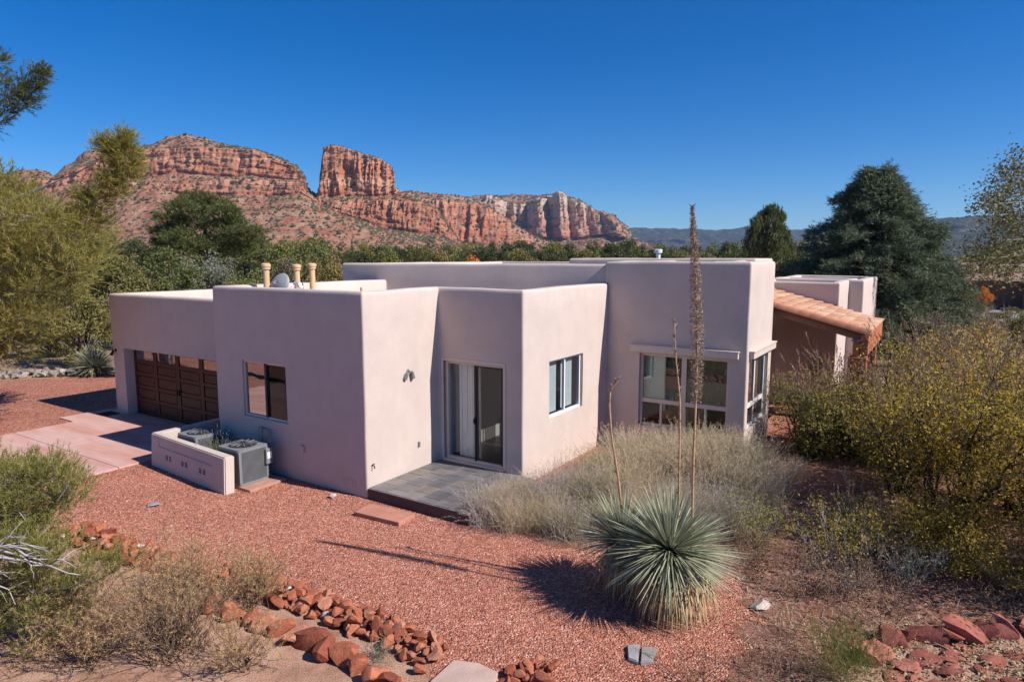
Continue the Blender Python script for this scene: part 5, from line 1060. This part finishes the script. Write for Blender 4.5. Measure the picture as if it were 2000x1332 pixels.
put_shrub(13.1, 17.5, 'brown-topped shrub behind the right edge shrubs', SH, (405, 3.0, 4.2, 16, 22, 13000, .075, 460, .15, .45))
put_shrub(8.4, 13.9, 'leafy green and yellow shrub near the sunny house corner', SH_G, (406, 1.8, 2.4, 16, 20, 9000, .058, 160, .12, .3))
put_shrub(7.55, 16.3, 'leafy shrub squeezed between the sunny corner and the porch', SH_G, (414, 1.9, 2.3, 18, 22, 11000, .062, 220, .1, .36))
put_shrub(6.9, 10.3, 'low yellow-leaved shrub at the foot of the tall shrub', SH_Y, (407, 1.05, 2.1, 16, 24, 10000, .05, 0, .1))
put_shrub(8.8, 9.7, 'low yellow-green shrub at the right edge', SH_Y, (408, 1.2, 2.0, 14, 22, 8500, .05, 0, .1))
put_shrub(5.2, 10.2, 'sparse dark shrub in shade right of the yucca', SH_Y, (409, 1.0, 1.6, 12, 14, 2200, .045, 0, .15), GREYBARK)
put_shrub(4.2, 11.1, 'shaded low shrub behind the yucca', SH_G, (410, .8, 1.5, 12, 14, 2500, .04, 0, .1), GREYBARK)
put_shrub(4.9, 9.3, 'low brown scrub in the open soil right of the yucca', L_BROWN, (415, .6, 1.3, 12, 12, 1800, .04, 30, .1, .2), GREYBARK)
put_shrub(7.5, 9.35, 'low yellow scrub before the right flagstone course', SH_Y, (416, .7, 1.4, 12, 14, 2600, .045, 0, .1), GREYBARK)
put_shrub(5.9, 10.9, 'shaded olive scrub between the yucca and tall shrub', SH_G, (417, .9, 1.6, 12, 14, 3200, .045, 40, .1, .25), GREYBARK)
put_shrub(6.0, 9.55, 'grey twiggy shrub left of the yellow-leaved shrub', L_GREY, (411, .8, 1.1, 12, 12, 1300, .035, 0, .2), GREYBARK)
put_shrub(9.1, 9.0, 'tall autumn shrub just past the right edge shading the red soil', SH, (412, 2.9, 3.4, 18, 20, 12000, .07, 60, .2))
put_shrub(11.4, 10.4, 'tall autumn shrub farther past the right edge', SH, (413, 3.2, 3.6, 18, 24, 13000, .07, 80, .15))
for o in bpy.data.objects:
    if o.name.split('.')[0] in ('straw', 'bracts', 'seed_spikes', 'blades', 'dry_skirt'): o['kind'] = 'stuff'
# ================================================================== NEIGHBOUR HOUSE AND AIR
nb = thing('neighbour_house', 'brown neighbouring house with low gabled roof at far right', 'house', (52.5, 66.5, 0), R(-38))
NBW = plain('brown_stucco', (.22, .12, .09), .9); NBR = plain('brown_roof', (.30, .19, .15), .9, .2, 2, .4)
obj('wall', boxes_me('wall', [(-6, 7, -4, 4, -.1, 2.7)]), NBW, nb)
def gable(x0, x1, y0, y1, z0, z1, ax):
    V = [(x0, y0, z0), (x1, y0, z0), (x1, y1, z0), (x0, y1, z0)]; 
    if ax == 'x': V += [(x0, (y0+y1)/2, z1), (x1, (y0+y1)/2, z1)]; Fc = [(0, 1, 5, 4), (2, 3, 4, 5), (0, 4, 3), (1, 2, 5), (3, 2, 1, 0)]
    else: V += [((x0+x1)/2, y0, z1), ((x0+x1)/2, y1, z1)]; Fc = [(1, 2, 5, 4), (3, 0, 4, 5), (0, 1, 4), (2, 3, 5), (3, 2, 1, 0)]
    return me_idx('roof', V, Fc)
obj('roof', gable(-6.6, 7.6, -4.6, 4.6, 2.7, 4.4, 'x'), NBR, nb); obj('roof', gable(-1.5, 4.5, -6.2, 0.5, 2.68, 4.0, 'y'), NBR, nb)
obj('wall', boxes_me('wall', [(-1.1, 4.1, -5.7, -4.01, -.1, 2.66)]), NBW, nb)
obj('garage_door', box_me('garage_door', -.4, 3.4, -5.75, -5.705, 0, 2.2), plain('dark_door', (.05, .035, .03), .6), nb)
obj('window', box_me('window', -4.6, -3.0, -4.05, -4.005, 1.0, 2.1), GLASS, nb)
hz = box_me('haze', -13500, 13500, -2500, 13500, -1.5, 520)
m = bpy.data.materials.new('haze'); m.use_nodes = True; nt = m.node_tree; nt.nodes.remove(nt.nodes['Principled BSDF'])
pv = nt.nodes.new('ShaderNodeVolumePrincipled'); pv.inputs['Density'].default_value = 4.5e-5; pv.inputs['Color'].default_value = (.46, .67, 1, 1); pv.inputs['Anisotropy'].default_value = .2
nt.links.new(pv.outputs[0], nt.nodes['Material Output'].inputs['Volume'])
o = obj('haze', hz, m); tag(o, 'thin blue haze in the valley air', 'haze', kind='stuff'); S.cycles.volume_max_steps = 64
